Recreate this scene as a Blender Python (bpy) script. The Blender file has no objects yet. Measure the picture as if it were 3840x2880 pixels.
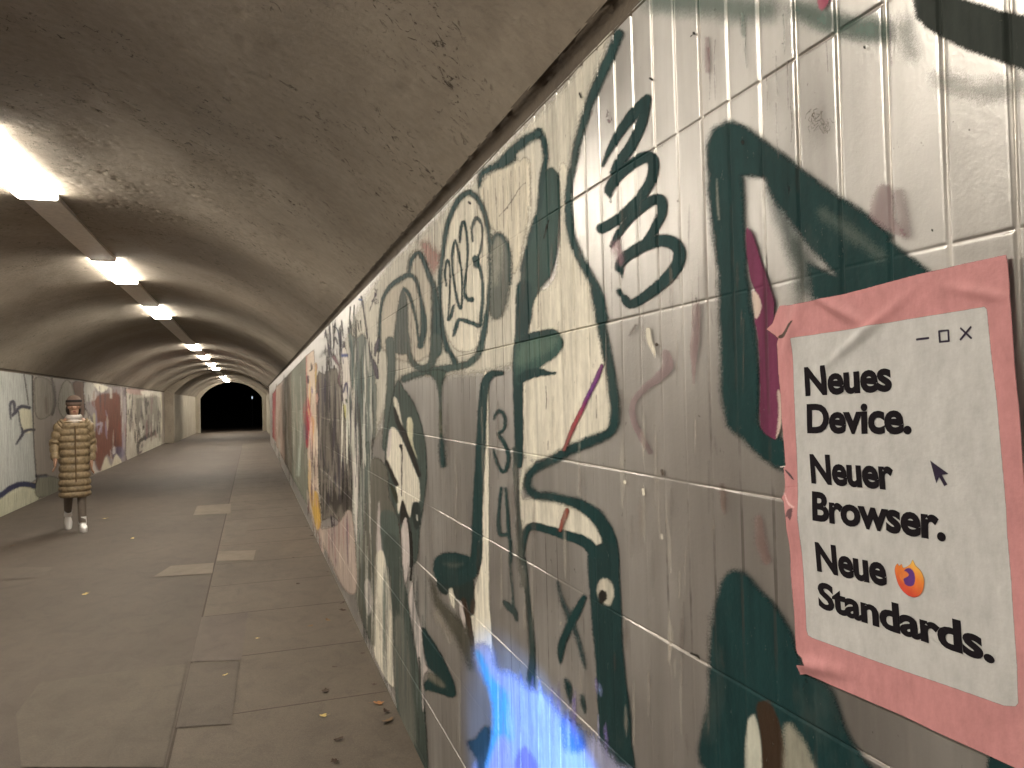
import bpy, bmesh, math, random
import numpy as np
from mathutils import Vector, Matrix

# ------------------------------------------------------------------ camera
EYE = 1.6                                   # eye height above the tunnel floor
FPX = 2884.0                                # focal length for a 3840 px wide picture
AX_X = np.array([0.94700427, 0.01910186, 0.3206525])      # world X, Y, Z seen in camera axes (right, up, forward)
AX_Y = np.array([-0.32016802, -0.02462831, 0.94704059])
AX_Z = np.array([-0.02598737, 0.99951416, 0.01720731])
scene = bpy.context.scene
COL = scene.collection
cam_data = bpy.data.cameras.new('camera')
cam = bpy.data.objects.new('camera', cam_data)
COL.objects.link(cam)
right = Vector((AX_X[0], AX_Y[0], AX_Z[0]))
upv = Vector((AX_X[1], AX_Y[1], AX_Z[1]))
fwd = Vector((AX_X[2], AX_Y[2], AX_Z[2]))
m = Matrix((right, upv, -fwd)).transposed().to_4x4()
m.translation = Vector((0, 0, EYE))
cam.matrix_world = m
cam_data.sensor_width = 36.0
cam_data.lens = FPX / 3840 * 36
cam_data.clip_start = 0.02
cam_data.clip_end = 500
scene.camera = cam

# ------------------------------------------------------------------ world (night), exposure
world = bpy.data.worlds.new('World')
scene.world = world
world.use_nodes = True
nt = world.node_tree
bg = nt.nodes['Background']
sky = nt.nodes.new('ShaderNodeTexSky')
sky.sky_type = 'NISHITA'
sky.sun_disc = False
sky.sun_elevation = math.radians(-9)
sky.sun_rotation = math.radians(200)
nt.links.new(sky.outputs[0], bg.inputs[0])
bg.inputs[1].default_value = 0.05
scene.view_settings.view_transform = 'Standard'
scene.view_settings.look = 'None'
scene.view_settings.exposure = 0.0
scene.view_settings.gamma = 1.0
LAMP_POWER = 82.0
LAMP_SIDE_POWER = 62.0                     # glowing strips added on the lamp sides to light the vault
LAMP_COLOR = (1.0, 0.91, 0.77)
BLUE_POWER = 1000.0
# a blue beam from near the floor beside the camera washes over the foot of the right-hand wall
sp = bpy.data.lights.new('blue_beam', 'SPOT')
sp.color = (0.10, 0.38, 1.0)
sp.energy = BLUE_POWER
sp.spot_size = math.radians(29)
sp.spot_blend = 0.3
sp.shadow_soft_size = 0.01
spo = bpy.data.objects.new('blue_beam', sp)
COL.objects.link(spo)
spo.location = (-0.6, 0.2, 0.08)
_d = Vector((0.68, 1.64, 0.36)) - Vector(spo.location)
spo.rotation_euler = _d.to_track_quat('-Z', 'Y').to_euler()

rng = np.random.default_rng(7)
random.seed(7)

# ------------------------------------------------------------------ tunnel measures (metres)
XR, XL = 0.68, -3.61                        # the two walls
XC = 0.5 * (XR + XL)
WALL_TOP = 2.31
Y0, Y1 = -9.0, 33.0                         # right wall
Y1L = 36.5
COURSES = [0.03, 0.314, 0.600, 0.882, 1.166, 1.452, 1.745, 2.032]
VJ0, VJD = 1.11665, 0.0738146               # upright joints of the tiles

# ------------------------------------------------------------------ helpers
def tag(o, label=None, cat=None, group=None, kind=None):
    if label: o['label'] = label
    if cat: o['category'] = cat
    if group: o['group'] = group
    if kind: o['kind'] = kind
    return o

def link(name, me, mat=None, parent=None):
    o = bpy.data.objects.new(name, me)
    COL.objects.link(o)
    if mat is not None: me.materials.append(mat)
    if parent is not None: o.parent = parent
    return o

def empty(name, loc=(0, 0, 0), rz=0.0):
    o = bpy.data.objects.new(name, None)
    COL.objects.link(o)
    o.location = loc
    o.rotation_euler = (0, 0, rz)
    o.empty_display_size = 0.2
    return o

def np_mesh(name, verts, quads, smooth=False):
    me = bpy.data.meshes.new(name)
    n = len(verts); f = len(quads); k = quads.shape[1]
    me.vertices.add(n)
    me.vertices.foreach_set('co', np.asarray(verts, np.float32).ravel())
    me.loops.add(f * k)
    me.loops.foreach_set('vertex_index', np.asarray(quads, np.int32).ravel())
    me.polygons.add(f)
    me.polygons.foreach_set('loop_start', np.arange(f, dtype=np.int32) * k)
    me.update(calc_edges=True)
    me.validate()
    if smooth: me.polygons.foreach_set('use_smooth', np.ones(len(me.polygons), bool))
    return me

def grid_quads(nu, nv, flip=False):
    i = np.arange(nu - 1)[:, None] * nv + np.arange(nv - 1)[None, :]
    q = np.stack([i, i + nv, i + nv + 1, i + 1], -1).reshape(-1, 4)
    return q[:, ::-1] if flip else q

def bm_mesh(name, bm, smooth=False):
    me = bpy.data.meshes.new(name)
    bmesh.ops.recalc_face_normals(bm, faces=bm.faces)
    bm.to_mesh(me); bm.free()
    if smooth:
        for p in me.polygons: p.use_smooth = True
    return me

def add_box(bm, x0, x1, y0, y1, z0, z1, bevel=0.0):
    r = bmesh.ops.create_cube(bm, size=1.0)
    for v in r['verts']:
        v.co = Vector(((x0 + x1) / 2 + v.co.x * (x1 - x0), (y0 + y1) / 2 + v.co.y * (y1 - y0), (z0 + z1) / 2 + v.co.z * (z1 - z0)))
    if bevel > 0:
        es = list({e for v in r['verts'] for e in v.link_edges})
        bmesh.ops.bevel(bm, geom=es, offset=bevel, segments=2, profile=0.5, affect='EDGES')

def hash2(ix, iy, seed):
    h = (ix.astype(np.int64) * 374761393 + iy.astype(np.int64) * 668265263 + seed * 1442695041) & 0xFFFFFFFF
    h = ((h ^ (h >> 13)) * 1274126177) & 0xFFFFFFFF
    return ((h ^ (h >> 16)) & 0xFFFF) / 65535.0

def vnoise(x, y, seed=0):
    ix = np.floor(x); iy = np.floor(y)
    fx = x - ix; fy = y - iy
    fx = fx * fx * (3 - 2 * fx); fy = fy * fy * (3 - 2 * fy)
    a = hash2(ix, iy, seed); b = hash2(ix + 1, iy, seed); c = hash2(ix, iy + 1, seed); d = hash2(ix + 1, iy + 1, seed)
    return (a * (1 - fx) + b * fx) * (1 - fy) + (c * (1 - fx) + d * fx) * fy

def fbm(x, y, seed=0, octs=4):
    s = 0.0; a = 0.5; t = 0.0
    for k in range(octs):
        s = s + a * vnoise(x * 2 ** k, y * 2 ** k, seed + k); t += a; a *= 0.5
    return s / t

def to_px(x, y, z):
    z = z - EYE
    cx = AX_X[0] * x + AX_Y[0] * y + AX_Z[0] * z
    cy = AX_X[1] * x + AX_Y[1] * y + AX_Z[1] * z
    cz = AX_X[2] * x + AX_Y[2] * y + AX_Z[2] * z
    return 1920 + FPX * cx / cz, 1440 - FPX * cy / cz

def ray(px, py):
    v = np.array([(px - 1920) / FPX, -(py - 1440) / FPX, 1.0])
    return np.array([v @ AX_X, v @ AX_Y, v @ AX_Z])

def on_wall(px, py, wx=XR):                 # where the sight line of a traced point meets a wall: (y, z)
    v = ray(px, py); t = wx / v[0]
    return v[1] * t, v[2] * t + EYE

def on_floor(px, py, z=0.0):
    v = ray(px, py); t = (z - EYE) / v[2]
    return v[0] * t, v[1] * t

# ------------------------------------------------------------------ materials
def new_mat(name):
    mt = bpy.data.materials.new(name)
    mt.use_nodes = True
    t = mt.node_tree
    return mt, t, t.nodes['Principled BSDF'], t.links

def nd(t, kind, **kw):
    n = t.nodes.new(kind)
    for k, v in kw.items(): setattr(n, k, v)
    return n

def tex_noise(t, L, scale, detail=6, rough=0.6, stretch=(1, 1, 1), dist=0.0):
    tc = nd(t, 'ShaderNodeTexCoord'); mp = nd(t, 'ShaderNodeMapping')
    mp.inputs['Scale'].default_value = stretch
    n = nd(t, 'ShaderNodeTexNoise')
    n.inputs['Scale'].default_value = scale; n.inputs['Detail'].default_value = detail
    n.inputs['Roughness'].default_value = rough; n.inputs['Distortion'].default_value = dist
    L.new(tc.outputs['Object'], mp.inputs['Vector']); L.new(mp.outputs[0], n.inputs['Vector'])
    return n.outputs['Fac']

def ramp(t, L, fac, stops):
    r = nd(t, 'ShaderNodeValToRGB')
    e = r.color_ramp.elements
    while len(e) < len(stops): e.new(0.5)
    for el, (p, c) in zip(e, stops):
        el.position = p; el.color = (*c, 1) if len(c) == 3 else c
    L.new(fac, r.inputs[0])
    return r.outputs[0]

def mix(t, L, fac, a, b, mode='MIX'):
    n = nd(t, 'ShaderNodeMix', data_type='RGBA', blend_type=mode)
    for s, v in ((0, fac), (6, a), (7, b)):
        if isinstance(v, (int, float)): n.inputs[s].default_value = v
        elif isinstance(v, tuple): n.inputs[s].default_value = (*v, 1)
        else: L.new(v, n.inputs[s])
    return n.outputs[2]

def bump(t, L, height, bsdf, strength=0.3, dist=0.01):
    b = nd(t, 'ShaderNodeBump')
    b.inputs['Strength'].default_value = strength; b.inputs['Distance'].default_value = dist
    L.new(height, b.inputs['Height']); L.new(b.outputs[0], bsdf.inputs['Normal'])
    return b

def g3(v): return (v, v, v)

def joint_mask(t, L, lo=0.47, hi=0.56):
    tc = nd(t, 'ShaderNodeTexCoord'); sx = nd(t, 'ShaderNodeSeparateXYZ'); L.new(tc.outputs['Object'], sx.inputs[0])
    m1 = nd(t, 'ShaderNodeMath', operation='SUBTRACT'); m1.inputs[0].default_value = VJ0 + VJD * 0.5; L.new(sx.outputs['Y'], m1.inputs[1])
    m2 = nd(t, 'ShaderNodeMath', operation='DIVIDE'); L.new(m1.outputs[0], m2.inputs[0]); m2.inputs[1].default_value = VJD
    m3 = nd(t, 'ShaderNodeMath', operation='FRACT'); L.new(m2.outputs[0], m3.inputs[0])
    m4 = nd(t, 'ShaderNodeMath', operation='SUBTRACT'); L.new(m3.outputs[0], m4.inputs[0]); m4.inputs[1].default_value = 0.5
    m5 = nd(t, 'ShaderNodeMath', operation='ABSOLUTE'); L.new(m4.outputs[0], m5.inputs[0])
    wob = tex_noise(t, L, 18, 3, 0.6)
    m6 = nd(t, 'ShaderNodeMath', operation='MULTIPLY'); L.new(wob, m6.inputs[0]); m6.inputs[1].default_value = 0.05
    m7 = nd(t, 'ShaderNodeMath', operation='SUBTRACT'); L.new(m5.outputs[0], m7.inputs[0]); L.new(m6.outputs[0], m7.inputs[1])
    line = ramp(t, L, m7.outputs[0], [(0.0, g3(1)), (0.012, g3(1)), (0.03, g3(0))])
    where = tex_noise(t, L, 2.6, 5, 0.7)
    return mix(t, L, 1.0, line, ramp(t, L, where, [(lo, g3(0)), (hi, g3(1))]), 'MULTIPLY')

# silver-grey overpainted tiles
def mat_tiles(name, lo, hi, metal, rough):
    mt, t, b, L = new_mat(name)
    n1 = tex_noise(t, L, 2.2, 7, 0.62, (1, 1, 0.6), 0.6)
    c = ramp(t, L, n1, [(0.28, lo), (0.72, hi)])
    st = tex_noise(t, L, 9.0, 5, 0.6, (1, 2.2, 0.16))
    c = mix(t, L, 0.4, c, ramp(t, L, st, [(0.3, (0.55, 0.52, 0.50)), (0.62, (1, 1, 1))]), 'MULTIPLY')
    blot = tex_noise(t, L, 1.1, 4, 0.5)
    c = mix(t, L, ramp(t, L, blot, [(0.5, g3(0)), (0.75, g3(0.35))]), c, (0.36, 0.32, 0.30))
    sp_ = tex_noise(t, L, 46, 3, 0.7)
    c = mix(t, L, ramp(t, L, sp_, [(0.70, g3(0)), (0.76, g3(0.7))]), c, (0.07, 0.06, 0.05))
    if metal > 0.1: c = mix(t, L, mix(t, L, 1.0, joint_mask(t, L, 0.53, 0.62), g3(0.5), 'MULTIPLY'), c, (0.075, 0.06, 0.05))
    at = nd(t, 'ShaderNodeAttribute', attribute_name='groove')
    c = mix(t, L, at.outputs['Fac'], c, (0.50, 0.46, 0.41))
    L.new(c, b.inputs['Base Color'])
    b.inputs['Metallic'].default_value = metal
    fine = tex_noise(t, L, 120, 4, 0.6)
    L.new(ramp(t, L, n1, [(0.3, g3(rough - 0.08)), (0.7, g3(rough + 0.12))]), b.inputs['Roughness'])
    b.inputs['Specular IOR Level'].default_value = 0.5
    ad = nd(t, 'ShaderNodeMath', operation='ADD'); L.new(fine, ad.inputs[0])
    ml = nd(t, 'ShaderNodeMath', operation='MULTIPLY'); L.new(n1, ml.inputs[0]); ml.inputs[1].default_value = 2.0
    L.new(ml.outputs[0], ad.inputs[1])
    bump(t, L, ad.outputs[0], b, 0.13, 0.003)
    return mt

def mat_paint(name, rough=0.6, metal=0.0, worn=True):
    mt, t, b, L = new_mat(name)
    at = nd(t, 'ShaderNodeAttribute', attribute_name='paint')
    n = tex_noise(t, L, 60, 5, 0.65, (1, 1, 0.5))
    c = mix(t, L, 0.5, at.outputs['Color'], ramp(t, L, n, [(0.3, g3(0.6)), (0.7, g3(1.0))]), 'MULTIPLY')
    al = at.outputs['Alpha']
    if worn:                                 # drip streaks, scuffs and chips in the old paint
        st = tex_noise(t, L, 26, 6, 0.7, (1, 1, 0.09))
        c = mix(t, L, 0.6, c, ramp(t, L, st, [(0.30, g3(0.55)), (0.50, g3(1.0)), (0.75, g3(1.12))]), 'MULTIPLY')
        sc = tex_noise(t, L, 3.0, 6, 0.7, (1, 1, 0.5))
        c = mix(t, L, ramp(t, L, sc, [(0.55, g3(0)), (0.76, g3(0.22))]), c, (0.22, 0.20, 0.17))
        c = mix(t, L, mix(t, L, 1.0, joint_mask(t, L, 0.54, 0.64), g3(0.45), 'MULTIPLY'), c, (0.05, 0.042, 0.036))
        ch = tex_noise(t, L, 70, 6, 0.75, (1, 1, 0.45))
        mm = nd(t, 'ShaderNodeMath', operation='MULTIPLY'); L.new(al, mm.inputs[0])
        L.new(ramp(t, L, ch, [(0.29, g3(0.25)), (0.36, g3(1.0))]), mm.inputs[1]); al = mm.outputs[0]
    L.new(c, b.inputs['Base Color']); L.new(al, b.inputs['Alpha'])
    b.inputs['Roughness'].default_value = rough; b.inputs['Metallic'].default_value = metal
    b.inputs['Specular IOR Level'].default_value = 0.12
    bump(t, L, tex_noise(t, L, 120, 4, 0.6), b, 0.2, 0.003)
    return mt

def mat_concrete(name, lo, hi, pits=True, scale=1.0):
    mt, t, b, L = new_mat(name)
    big = tex_noise(t, L, 0.9 * scale, 7, 0.62, (1, 0.8, 1), 0.4)
    c = ramp(t, L, big, [(0.3, lo), (0.7, hi)])
    fine = tex_noise(t, L, 22 * scale, 6, 0.7)
    c = mix(t, L, 0.6, c, ramp(t, L, fine, [(0.3, g3(0.62)), (0.65, g3(1.0))]), 'MULTIPLY')
    h = fine
    if pits:
        where = tex_noise(t, L, 2.3, 4, 0.55)
        p = tex_noise(t, L, 24, 6, 0.72, (1, 1, 1), 1.2)
        w = ramp(t, L, where, [(0.47, g3(0)), (0.57, g3(1.0))])
        pm = ramp(t, L, p, [(0.575, g3(0)), (0.63, g3(1))])
        f = mix(t, L, 1.0, w, pm, 'MULTIPLY')
        c = mix(t, L, f, c, (0.06, 0.046, 0.032))
        sub = nd(t, 'ShaderNodeMath', operation='SUBTRACT'); L.new(fine, sub.inputs[0]); L.new(f, sub.inputs[1])
        h = sub.outputs[0]
    L.new(c, b.inputs['Base Color'])
    b.inputs['Roughness'].default_value = 0.9
    bump(t, L, h, b, 0.45, 0.009)
    return mt

def mat_floor(name, lo, hi, scale=1.0, rough=0.75):
    mt, t, b, L = new_mat(name)
    big = tex_noise(t, L, 0.7 * scale, 6, 0.6, (1, 0.6, 1), 0.5)
    c = ramp(t, L, big, [(0.3, lo), (0.7, hi)])
    g = tex_noise(t, L, 140, 3, 0.8)
    c = mix(t, L, 0.7, c, ramp(t, L, g, [(0.3, g3(0.55)), (0.7, g3(1.0))]), 'MULTIPLY')
    st_ = tex_noise(t, L, 5.5, 7, 0.72, (1, 0.7, 1), 0.8)
    c = mix(t, L, 0.75, c, ramp(t, L, st_, [(0.32, g3(0.68)), (0.5, g3(0.95)), (0.68, g3(1.1))]), 'MULTIPLY')
    gr = tex_noise(t, L, 420, 2, 0.5)
    c = mix(t, L, ramp(t, L, gr, [(0.64, g3(0)), (0.70, g3(0.5))]), c, (0.30, 0.26, 0.21))
    cr = tex_noise(t, L, 1.3, 3, 0.5, (1, 1, 1), 2.0)
    c = mix(t, L, ramp(t, L, cr, [(0.496, g3(0)), (0.5, g3(0.22)), (0.504, g3(0))]), c, (0.05, 0.04, 0.035))
    L.new(c, b.inputs['Base Color'])
    b.inputs['Roughness'].default_value = rough
    bump(t, L, g, b, 0.5, 0.004)
    return mt

def mat_plain(name, col, rough=0.6, metal=0.0, var=0.25, scale=30):
    mt, t, b, L = new_mat(name)
    n = tex_noise(t, L, scale, 4, 0.6)
    L.new(mix(t, L, 1.0, col, ramp(t, L, n, [(0.3, g3(1 - var)), (0.7, g3(1.0))]), 'MULTIPLY'), b.inputs['Base Color'])
    b.inputs['Roughness'].default_value = rough; b.inputs['Metallic'].default_value = metal
    bump(t, L, n, b, 0.2, 0.004)
    return mt

def mat_emit(name, col, s):
    mt, t, b, L = new_mat(name)
    b.inputs['Base Color'].default_value = (0.8, 0.8, 0.78, 1)
    b.inputs['Emission Color'].default_value = (*col, 1)
    b.inputs['Emission Strength'].default_value = s
    return mt

M_TILES = mat_tiles('overpainted_tiles', (0.385, 0.377, 0.368), (0.60, 0.592, 0.58), 0.78, 0.40)
M_LEFT = mat_tiles('left_wall_paint', (0.22, 0.19, 0.165), (0.33, 0.295, 0.26), 0.0, 0.6)
M_PAINT = mat_paint('spray_paint')
M_VAULT = mat_concrete('vault_concrete', (0.235, 0.198, 0.156), (0.37, 0.322, 0.262))
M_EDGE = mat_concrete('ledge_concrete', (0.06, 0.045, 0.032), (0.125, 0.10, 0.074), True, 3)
M_FAR = mat_concrete('far_wall_concrete', (0.30, 0.27, 0.22), (0.42, 0.38, 0.31), False)
M_ASPHALT = mat_floor('asphalt', (0.076, 0.0575, 0.043), (0.108, 0.084, 0.065))
M_SLABS = mat_floor('edge_slabs', (0.104, 0.081, 0.060), (0.145, 0.115, 0.088), 1.6)
M_PATCH = mat_floor('pale_patch', (0.15, 0.12, 0.088), (0.21, 0.172, 0.128), 2.0)
M_DPATCH = mat_floor('dark_slab', (0.085, 0.066, 0.050), (0.118, 0.093, 0.072), 2.0)
M_TRUNK = mat_plain('trunking_steel', (0.82, 0.76, 0.69), 0.5, 0.0, 0.2)
M_HOUSE = mat_plain('lamp_housing', (0.22, 0.19, 0.16), 0.5)
M_LAMP = mat_emit('lamp_diffuser', LAMP_COLOR, LAMP_POWER)
M_SIDE = mat_emit('lamp_side_glow', LAMP_COLOR, LAMP_SIDE_POWER)

# ------------------------------------------------------------------ floor
def strip(name, x0, x1, y0, y1, z, mat, nx=2, ny=2, parent=None):
    xs = np.linspace(x0, x1, nx); ys = np.linspace(y0, y1, ny)
    X, Y = np.meshgrid(xs, ys, indexing='ij')
    v = np.stack([X, Y, np.full_like(X, z)], -1).reshape(-1, 3)
    v[:, 2] -= np.clip(v[:, 1] - 37, 0, 100) * 0.0065
    me = np_mesh(name, v, grid_quads(nx, ny))
    return link(name, me, mat, parent)

tag(strip('ground', -60, 60, -60, 140, -0.02, mat_floor('night_ground', (0.03, 0.03, 0.025), (0.05, 0.05, 0.04)), 9, 101), kind='structure')
tag(strip('path', XL - 0.3, 0.9, Y0, 62, 0.0, M_ASPHALT, 2, 90), kind='structure')
tag(strip('edge_paving', -0.385, XR + 0.02, Y0, Y1, 0.004, M_SLABS, 2, 60), kind='structure')
def px_patch(name, pts, mat, z):
    bm = bmesh.new()
    vs = [bm.verts.new((*on_floor(*p), z)) for p in pts]
    bm.faces.new(vs)
    for f in bm.faces:
        if f.normal.z < 0: f.normal_flip()
    return tag(link(name, bm_mesh(name, bm), mat), kind='structure')
px_patch('pavement', [(725, 1932), (740, 1898), (866, 1890), (864, 1926)], M_PATCH, 0.005)
px_patch('pavement', [(575, 2165), (640, 2124), (802, 2112), (796, 2152)], M_PATCH, 0.005)
px_patch('pavement', [(60, 2680), (150, 2562), (400, 2527), (700, 2492), (668, 2640), (612, 2880), (80, 2880)], mat_floor('worn_asphalt', (0.086, 0.067, 0.049), (0.122, 0.097, 0.072), 2), 0.0045)
px_patch('pavement', [(756, 2318), (930, 2300), (905, 2480), (716, 2486)], mat_floor('pinkish_slab', (0.098, 0.075, 0.061), (0.135, 0.106, 0.087), 2), 0.008)
px_patch('pavement', [(715, 2492), (900, 2486), (868, 2720), (660, 2735)], M_DPATCH, 0.008)
px_patch('pavement', [(820, 2070), (960, 2066), (950, 2102), (812, 2106)], M_PATCH, 0.008)
px_patch('pavement', [(850, 1965), (930, 1962), (915, 2030), (838, 2036)], mat_floor('faded_slab', (0.115, 0.092, 0.07), (0.155, 0.126, 0.098), 2), 0.008)
px_patch('pavement', [(0, 2130), (200, 2128), (160, 2165), (0, 2178)], mat_floor('faded_asphalt', (0.09, 0.07, 0.054), (0.12, 0.096, 0.075), 2), 0.0045)
# open joints of the pale edge slabs, and the seam against the asphalt
bm = bmesh.new()
for k in range(28):
    y = 2.2 + k * 1.02 + random.uniform(-0.06, 0.06)
    add_box(bm, -0.37, XR - 0.01, y, y + 0.006, 0.0, 0.0047)
add_box(bm, -0.392, -0.38, -2, 30, 0.0, 0.0049)
tag(link('pavement', bm_mesh('paving_joints', bm), mat_plain('joint_dirt', (0.062, 0.047, 0.036), 0.95)), kind='structure')

# ------------------------------------------------------------------ the right wall: courses of upright tiles with open joints
ZG = 0.0040
def zdepth(z):                              # the joints are open high up and almost painted shut low down
    return np.clip(0.10 + 0.9 * (z - 1.55) / 0.35, 0.10, 1.0)
vj = VJ0 - VJD * np.arange(-440, 140)
vj = vj[(vj > -0.5) & (vj < 7.0)]
GW = 0.0053
HW = 0.0034
zc = np.array(COURSES)
PROF = ((1.6, 0.0), (1.0, 0.0), (0.72, 0.18), (0.42, 0.72), (0.18, 1.0))       # rounded shoulders, flat bottom
ybreaks = np.sort(np.concatenate([vj + s_ * GW * p for p, _ in PROF for s_ in (-1, 1)]))
zbreaks = np.sort(np.concatenate([zc + s_ * HW * p for p, _ in PROF for s_ in (-1, 1)]))

def groove_profile(t, w):
    return np.interp(t / w, [p for p, _ in PROF][::-1], [d for _, d in PROF][::-1])

def wall_depth(y, z):
    k = np.round((VJ0 - y) / VJD)
    dy = np.abs(y - (VJ0 - VJD * k))
    jit = 0.55 + 0.6 * hash2(k, k * 0 + 3, 5)
    fade = np.clip((6.9 - y) / 3.5, 0, 1) * (y > -0.52)
    a = groove_profile(dy, GW) * zdepth(z) * jit * fade
    dz = np.min(np.abs(z[..., None] - zc), axis=-1) if z.ndim else np.min(np.abs(z - zc))
    jn = vnoise(y * 2.6, np.round(z / 0.2865), 41)
    b = groove_profile(dz, HW) * np.clip(0.18 + 1.1 * (jn - 0.2), 0.12, 0.9)
    return np.maximum(a, b) * ZG

wall_root = empty('tiled_wall', (XR, 0, 0))
tag(wall_root, 'long silver painted tile wall covered in dark green graffiti, on the right', 'wall')
def child_of_wall(o):
    o.parent = wall_root
    o.matrix_parent_inverse = Matrix.Translation((-XR, 0, 0))
    return o

ys = np.unique(np.round(np.concatenate([ybreaks, np.linspace(Y0, Y1, 300), [Y0, Y1]]), 5))
zs = np.unique(np.round(np.concatenate([zbreaks, np.linspace(-0.02, WALL_TOP, 40)]), 5))
Yg, Zg = np.meshgrid(ys, zs, indexing='ij')
D = wall_depth(Yg, Zg)
me = np_mesh('wall_face', np.stack([XR + D, Yg, Zg], -1).reshape(-1, 3), grid_quads(len(ys), len(zs), True), True)
a = me.attributes.new('groove', 'FLOAT', 'POINT')
a.data.foreach_set('value', np.clip(D / ZG, 0, 1).ravel().astype(np.float32) * 0.6)
child_of_wall(link('wall_face', me, M_TILES))
bm = bmesh.new(); add_box(bm, XR + 0.02, XR + 0.35, Y0, Y1, -0.02, WALL_TOP)
child_of_wall(link('wall_core', bm_mesh('wall_core', bm), M_FAR))

# ------------------------------------------------------------------ spray paint on the walls
FR = {'A': (1900, 200, 1.659), 'B': (1900, 1100, 1.843), 'C': (1700, 1900, 1.6925), 'D': (1300, 600, 2.37),
      'E': (1300, 1300, 2.074), 'F': (1300, 2000, 1.885), 'G': (1000, 1000, 2.765), 'H': (1000, 1500, 2.765),
      'I': (2500, 0, 1.651), 'P': (2800, 900, 1.659), 'Q': (2800, 1900, 1.693), 'L': (0, 1300, 2.212), 'N': (0, 0, 1.0)}
TEAL = (0.010, 0.040, 0.042); TEAL2 = (0.018, 0.053, 0.054); GREYTEAL = (0.10, 0.125, 0.115)
CREAM = (0.83, 0.79, 0.68); LILAC = (0.66, 0.60, 0.58); BLACK = (0.018, 0.016, 0.014); NAVY = (0.025, 0.030, 0.075)
BROWN = (0.045, 0.028, 0.018); MAGENTA = (0.16, 0.035, 0.085); MAUVE = (0.30, 0.20, 0.22)

def catmull(p, closed, n=6):
    p = np.asarray(p, float)
    if len(p) < 3: return p
    if closed: q = np.vstack([p[-1], p, p[0], p[1]])
    else: q = np.vstack([2 * p[0] - p[1], p, 2 * p[-1] - p[-2]])
    out = []
    t = np.linspace(0, 1, n, endpoint=False)[:, None]
    for i in range(1, len(q) - 2):
        a0, a1, a2, a3 = q[i - 1], q[i], q[i + 1], q[i + 2]
        out.append(0.5 * (2 * a1 + (a2 - a0) * t + (2 * a0 - 5 * a1 + 4 * a2 - a3) * t ** 2 + (3 * a1 - a0 - 3 * a2 + a3) * t ** 3))
    out = np.vstack(out)
    return out if closed else np.vstack([out, p[-1]])

def S(fr, pts, w=None, col=TEAL, a=1.0, soft=9, rough=1.0, smooth=True):
    """a sprayed line through traced points (u, v[, width]) of one close-up of the wall"""
    ox, oy, s = FR[fr]
    q = []
    for p in pts:
        ww = p[2] if len(p) > 2 else w
        q.append((ox + p[0] / s, oy + p[1] / s, ww / s))
    q = np.array(q)
    if smooth: q = catmull(q, False)
    return dict(kind='S', p=q, col=col, a=a, soft=soft, rough=rough)

def F(fr, pts, col=TEAL, a=1.0, soft=7, rough=1.0, smooth=True):
    """a filled patch"""
    ox, oy, s = FR[fr]
    q = np.array([(ox + p[0] / s, oy + p[1] / s) for p in pts])
    if smooth: q = catmull(q, True, 5)
    return dict(kind='F', p=q, col=col, a=a, soft=soft, rough=rough)

def FN(pts, **kw):
    """a filled patch whose outline runs over several close-ups: points (frame, u, v)"""
    q = [(FR[f][0] + u / FR[f][2], FR[f][1] + v / FR[f][2]) for f, u, v in pts]
    return F('N', q, **kw)

def sdf_stroke(px, py, p):
    d = np.full(px.shape, 1e9)
    for i in range(len(p) - 1):
        ax, ay, aw = p[i]; bx, by, bw = p[i + 1]
        dx, dy = bx - ax, by - ay
        l2 = dx * dx + dy * dy + 1e-9
        t = np.clip(((px - ax) * dx + (py - ay) * dy) / l2, 0, 1)
        r = np.hypot(px - ax - t * dx, py - ay - t * dy) - 0.5 * (aw + (bw - aw) * t)
        d = np.minimum(d, r)
    return d

def sdf_poly(px, py, p):
    d = np.full(px.shape, 1e18); ins = np.zeros(px.shape, bool)
    n = len(p)
    for i in range(n):
        ax, ay = p[i]; bx, by = p[(i + 1) % n]
        dx, dy = bx - ax, by - ay
        l2 = dx * dx + dy * dy + 1e-9
        t = np.clip(((px - ax) * dx + (py - ay) * dy) / l2, 0, 1)
        d = np.minimum(d, (px - ax - t * dx) ** 2 + (py - ay - t * dy) ** 2)
        if ay != by:
            c = ((ay > py) != (by > py)) & (px < (bx - ax) * (py - ay) / (by - ay) + ax)
            ins ^= c
    d = np.sqrt(d)
    return np.where(ins, -d, d)

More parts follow.
